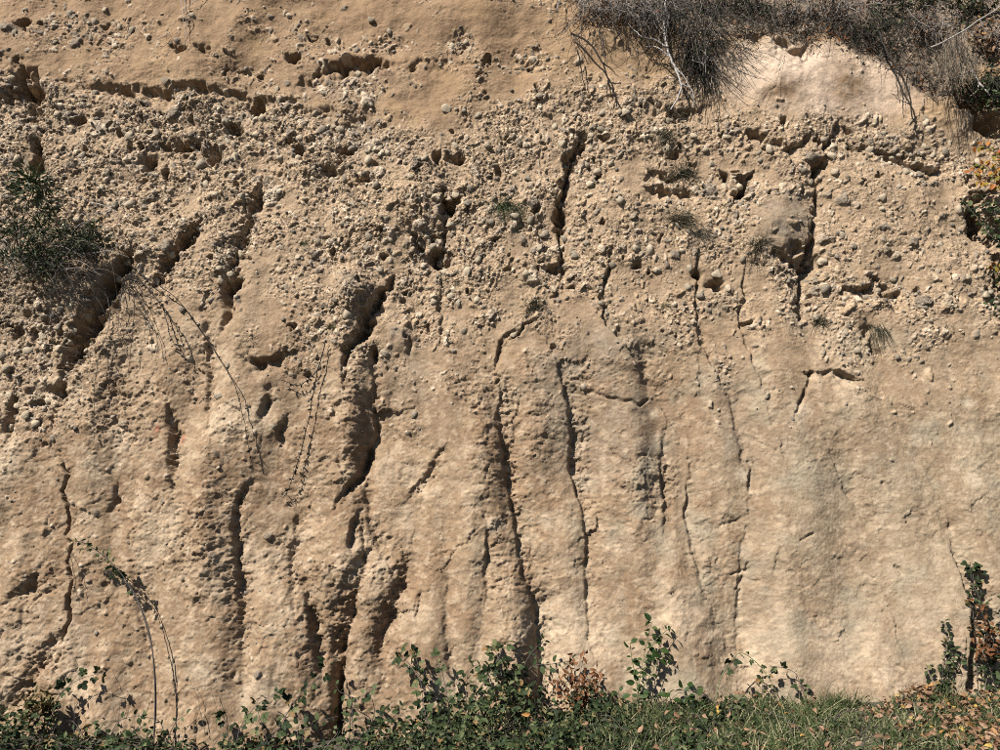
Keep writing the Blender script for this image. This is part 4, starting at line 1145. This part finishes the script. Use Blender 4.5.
vine('long dark vine trailing from the dark cleft down the clay to the right', [[(126, 264), (150, 280), (180, 302), (212, 348), (234, 384), (244, 420), (250, 458)], [(128, 268), (148, 288), (164, 310), (180, 336), (188, 374)], [(164, 310), (170, 335), (178, 350)]], buds=.8)
vine('short dark rootlets fanning out below the dark cleft', [[(128, 270), (134, 300), (132, 340), (128, 372)], [(132, 300), (150, 330), (152, 360)], [(100, 330), (108, 360), (110, 385)], [(104, 285), (110, 320), (96, 372), (94, 440)], [(128, 268), (140, 300), (158, 335), (164, 362)], [(128, 268), (120, 300), (118, 345)]], (.0034, .0018))
vine('black beaded vine hanging left of the dark brown buttress', [[(326, 340), (318, 370), (312, 400), (304, 440), (292, 480), (284, 498)], [(318, 370), (300, 385), (282, 380)]], buds=1.4)
vine('fine trailing stems under the needle leaved bush', [[(60, 268), (75, 290), (82, 312)], [(68, 262), (80, 285), (88, 305)], [(48, 280), (50, 320), (44, 360)], [(90, 250), (98, 275), (97, 300)]], (.0022, .001), M_TWIG)
vine('pale wiry stems hanging at the top edge beside one orange leaf', [[(180, -20), (182, 10), (187, 42)], [(184, -20), (186, 15), (184, 50)], [(205, -5), (192, 4), (182, 10)], [(170, 32), (160, 38), (150, 42)]], (.003, .0014), M_GREY)
vine('hair thin root hanging down the smooth pale cap', [[(786, 52), (776, 80), (764, 112)]], (.0015, .001))
vine('grey vine arching along the crack below the young tuft', [[(66, 548), (72, 560), (76, 590), (80, 604)]], (.002, .001))
vine('two slender dry stalks leaning on the clay behind the rusty bramble', [[(132, 725), (140, 700), (150, 660)], [(116, 722), (112, 695), (108, 668)], [(205, 735), (198, 700), (190, 680)], [(222, 730), (216, 705), (210, 685)]], (.0018, .001), M_STRAW)

# branches
def branch(label, lines, r, mat):
    P0 = at(*lines[0][0]); rt = root('dead_branch', P0, label, 'branch')
    for k, ln in enumerate(lines):
        mb = MB(); mb.tube(spline([at(*q) for q in ln], 8 + 3 * len(ln)) + rng.normal(size=(8 + 3 * len(ln), 3)) * .002, r * (1 if k == 0 else .6), r * (.55 if k == 0 else .25), 6)
        mb.build('limb' if k == 0 else 'twig', mat, rt, P0, True)
    return rt


branch('bleached grey dead branch hanging under the dark bush', [[(666, -5, .0), (664, 25, .05), (667, 48, .09), (674, 66, .10), (681, 84, .1), (678, 98, .07), (671, 110, .03)], [(667, 48, .09), (655, 40, .1), (640, 35, .1), (625, 20, .05)], [(674, 66, .1), (686, 80, .1), (692, 98, .06)], [(668, 56, .09), (658, 48, .08), (645, 46, .04)], [(681, 84, .1), (692, 90, .09), (694, 108, .05)]], .011, M_GREY)
branch('dark crooked dead branch drooping from the brush edge', [[(572, 34, .06), (582, 38, .1), (592, 46, .12), (602, 62, .12), (608, 80, .1), (611, 94, .08)], [(572, 34, .06), (578, 42, .08), (581, 48, .08)], [(608, 80, .1), (607, 94, .08), (608, 106, .06)], [(609, 84, .1), (615, 96, .07), (621, 108, .04)], [(602, 62, .12), (610, 68, .1), (618, 76, .06)], [(578, 50, .08), (582, 75, .06), (588, 98, .03)]], .008, M_DARKTWIG)
branch('black forked root hanging over the pale cap beside the straw', [[(878, 30, .0), (886, 50, .06), (896, 66, .1), (904, 80, .1), (910, 98, .09), (913, 120, .06)], [(896, 66, .1), (897, 85, .09), (900, 104, .05)], [(904, 80, .1), (896, 72, .12), (884, 68, .1)], [(918, 55, .08), (928, 60, .1), (936, 66, .1)], [(924, 76, .08), (930, 82, .08), (936, 92, .06)]], .008, M_DARKTWIG)
branch('long bare reddish branch slanting across the top right brush', [[(930, 48, .2), (955, 36, .25), (980, 20, .3), (1005, 4, .35), (1030, -10, .35)], [(955, 36, .25), (958, 22, .25), (955, 4, .25)], [(980, 20, .3), (985, 30, .3), (1000, 36, .3)]], .007, M_TWIG)
branch('knotty root poking out of the shaded hollow at the right rim', [[(972, 70, .05), (980, 84, .1), (990, 95, .12)], [(968, 72, .05), (960, 76, .08), (952, 78, .08)], [(980, 84, .1), (976, 92, .1), (970, 96, .08)]], .008, M_GREY)


# brush along the top right rim
def twigs(mb, p, d, L, r, depth, jit, grav):
    n = 5; pts = [p]; q = p.copy(); dd = unit(d)
    for k in range(n):
        dd = unit(dd + rng.normal(size=3) * jit + np.array([0, 0, grav]))
        q = q + dd * L / n; pts.append(q)
    mb.tube(np.array(pts), r, r * .5, 3)
    if depth > 0:
        for k in range(3):
            i = int(rng.integers(1, n + 1))
            twigs(mb, pts[i], unit(dd + rng.normal(size=3) * .8), L * rng.uniform(.45, .75), r * .62, depth - 1, jit, grav)


def brush(px_, py_, size, n, label, mat, up=0.3, spread=1.0, grav=-.12, depth=2, leaves=0, leafmat=None, leafpx=4, r=.004, ang=0, hang=.35):
    size *= 1.3
    P0 = on(px_, py_); rt = root('dry_shrub', P0, label, 'shrub', 'dry brush along the top rim')
    mb = MB()
    for _ in range(int(n * 2)):
        if rng.random() < hang:
            p = P0 + np.array([rng.normal() * size * .45 * PX, -.03 - .16 * rng.random(), (rng.random() - .2) * size * .5 * PX])
            twigs(mb, p, [rng.normal() * .4, rng.normal() * .2 - .1, -1], size * PX * rng.uniform(.5, 1.1), r * .8, 1, .22, -.05)
        else:
            a = R(ang) + rng.normal() * spread
            d = np.array([math.sin(a), -.7 - rng.random() * .5, math.cos(a) * abs(up)])
            twigs(mb, P0 + rng.normal(size=3) * [.07, .02, .03], d, size * PX * rng.uniform(.5, 1.0), r, depth, .3, grav)
    mb.build('twigs', mat, rt, P0)
    if leaves:
        V_ = np.concatenate(mb.v); lf = MB()
        for k in rng.integers(0, len(V_), leaves):
            lf.leaf(V_[k] + rng.normal(size=3) * .008, rng.normal(size=3), rng.normal(size=3) + [-.2, -.5, .5], leafpx * PX * rng.uniform(.6, 1.2), leafpx * .55 * PX)
        lf.build('leaves', leafmat, rt, P0)
    return rt


# the big blackish bush is a thick hanging mop of twigs and needles
P0 = on(700, 12); rt = root('hanging_bush', P0, 'big blackish bush hanging down over the rim to a point', 'shrub')
tw, nd = MB(), MB()
for _ in range(680):
    v_ = rng.random() ** 0.8
    x = 696 + 6 * v_ + rng.normal() * (24 * (1 - v_) + 5); y = -12 + 84 * v_ + rng.normal() * 4
    p = at(x, y, rng.uniform(0.02, 0.26) * (1.15 - v_))
    d = np.array([(x - 700) * .012 + rng.normal() * .45, rng.normal() * .4 - .1, -0.75 + rng.normal() * .5])
    tw.tube(spline([p, p + d * .5 * 26 * PX + rng.normal(size=3) * .012, p + d * rng.uniform(18, 48) * PX], 5), .0028, .0012, 3)
    if rng.random() < .45:
        for _k in range(2):
            nd.blade(p + d * rng.random() * 20 * PX, rng.normal(size=3) + [0, -.3, -.3], rng.uniform(6, 13) * PX, .0035, .3, seg=2)
tw.build('twigs', M_BUSHTWIG, rt, P0); nd.build('foliage', M_NEEDLE, rt, P0)
brush(712, 5, 36, 20, 'dark twiggy crown above the hanging blackish bush', M_DARKTWIG, up=.6, leaves=200, leafmat=M_NEEDLE)
brush(640, 12, 40, 34, 'grey tangle of bare twigs left of the blackish bush', M_TWIG, hang=.75, up=.2, grav=-.2, leaves=40, leafmat=M_STRAW)
brush(598, 8, 40, 26, 'thin brown twigs with a few orange leaves at the rim', M_TWIG, hang=.75, up=.2, grav=-.2, leaves=40, leafmat=M_RUST, leafpx=5)
brush(668, 8, 40, 24, 'fine grey brushwood above the bleached branch', M_TWIG, hang=.6, up=.4)
brush(752, 8, 30, 18, 'olive dark brush between the blackish bush and the pale cap', M_DARKTWIG, up=.4, leaves=200, leafmat=M_NEEDLE)
brush(795, 16, 28, 18, 'brown brush growing above the notch in the pale cap', M_TWIG, up=.4, leaves=90, leafmat=M_STRAW, leafpx=5)
brush(836, 14, 30, 18, 'brown brush with rusty leaves over the pale cap', M_TWIG, up=.4, leaves=120, leafmat=M_RUST)
brush(870, 34, 28, 18, 'low dark brush at the sloping right edge of the pale cap', M_DARKTWIG, up=.4, leaves=200, leafmat=M_NEEDLE)
brush(885, 8, 32, 18, 'greenish brush behind the black forked root', M_DARKTWIG, up=.5, leaves=260, leafmat=M_BRAMBLE, leafpx=5)
brush(920, 30, 34, 18, 'grey brush with dead leaves left of the straw clump', M_TWIG, up=.4, leaves=160, leafmat=M_RUST)
brush(925, 2, 34, 16, 'dark green brush against the top edge left of the slanting branch', M_DARKTWIG, up=.5, leaves=320, leafmat=M_BRAMBLE, leafpx=5)
brush(968, 12, 34, 16, 'mixed green and orange brush behind the slanting branch', M_DARKTWIG, up=.5, leaves=300, leafmat=M_BRAMBLE, leafpx=6)
brush(990, 40, 30, 14, 'brush full of tan dead leaves at the right rim', M_TWIG, up=.3, leaves=260, leafmat=M_LITTER, leafpx=7)
brush(985, 88, 26, 14, 'dark brush filling the shaded hollow at the right rim', M_DARKTWIG, hang=.8, leaves=300, leafmat=M_NEEDLE, leafpx=6)

stw = MB(); P0 = on(955, 50)
for _ in range(260):
    x, y = rng.normal(955, 9), rng.uniform(30, 70)
    stw.blade(at(x, y, rng.uniform(.1, .3)), [rng.normal() * .25 - .12, -.35, -1], rng.uniform(20, 50) * PX, .004, .1)
rt = root('straw_clump', P0, 'pale straw clump hanging down at the right rim', 'dry grass'); stw.build('blades', M_STRAW, rt, P0)

dg = MB()
for _ in range(4200):
    x = rng.uniform(570, 1040)
    if x < 735 and rng.random() < .6: continue
    e_ = float(np.interp(x, [540, 565, 580, 620, 660, 700, 735, 770, 800, 822, 850, 900, 925, 945, 965, 1040], [-20, 5, 24, 24, 34, 50, 36, 34, 42, 32, 46, 72, 96, 104, 100, 100]))
    y = e_ - rng.exponential(18 if x < 900 else 34)
    if y < -40: continue
    p = on(x, y); a = rng.normal() * 1.1
    dg.blade(p, [math.sin(a), -.5 - rng.random() * .4, math.cos(a) * .8], rng.uniform(8, 40) * PX, rng.uniform(.003, .0055), rng.uniform(-.3, 1.2))
tag(dg.build('dry_grass', M_DARKSTRAW), 'matted grey brown dry grass covering the top right slope', 'dry grass', kind='stuff')
tl = MB()
for _ in range(420):
    x = rng.uniform(580, 1040); e_ = float(np.interp(x, [580, 735, 800, 850, 925, 1040], [24, 30, 38, 44, 92, 100])); y = e_ - rng.exponential(26)
    if y < -40: continue
    p = on(x, y, rng.uniform(.01, .09)); L = rng.uniform(3, 7) * PX
    tl.leaf(p, rng.normal(size=3), rng.normal(size=3) + [-.2, -.5, .6], L, L * .55, fold=.3, curl=.4)
tag(tl.build('rim_leaf_litter', M_RUST), 'rusty dead leaves caught in the brush on the top right slope', 'leaf litter', kind='stuff')

# autumn shrub on the right edge
cane_plant('autumn_shrub', 'shrub with orange and yellow autumn leaves at the right edge', 'shrub',
           [[(1010, 190, .05), (996, 175, .16), (984, 165, .2), (972, 172, .2)], [(1010, 185, .05), (1000, 160, .16), (988, 148, .2), (976, 145, .2)], [(1012, 195, .05), (1000, 185, .18), (990, 182, .2), (978, 180, .2)], [(1012, 180, .05), (1004, 170, .2), (992, 160, .22)], [(1012, 270, .05), (1000, 268, .12), (992, 264, .14)], [(1012, 190, .05), (1004, 182, .2), (996, 170, .22)]],
           kind='orange', leaf_px=11, step=3, f0=.15)
cane_plant('shadow_leaves', 'dark leaves imitating cast shadow blotches below the orange autumn shrub', 'shadow_leaves',  # dark leaves added to imitate blotches of cast shadow under the shrub
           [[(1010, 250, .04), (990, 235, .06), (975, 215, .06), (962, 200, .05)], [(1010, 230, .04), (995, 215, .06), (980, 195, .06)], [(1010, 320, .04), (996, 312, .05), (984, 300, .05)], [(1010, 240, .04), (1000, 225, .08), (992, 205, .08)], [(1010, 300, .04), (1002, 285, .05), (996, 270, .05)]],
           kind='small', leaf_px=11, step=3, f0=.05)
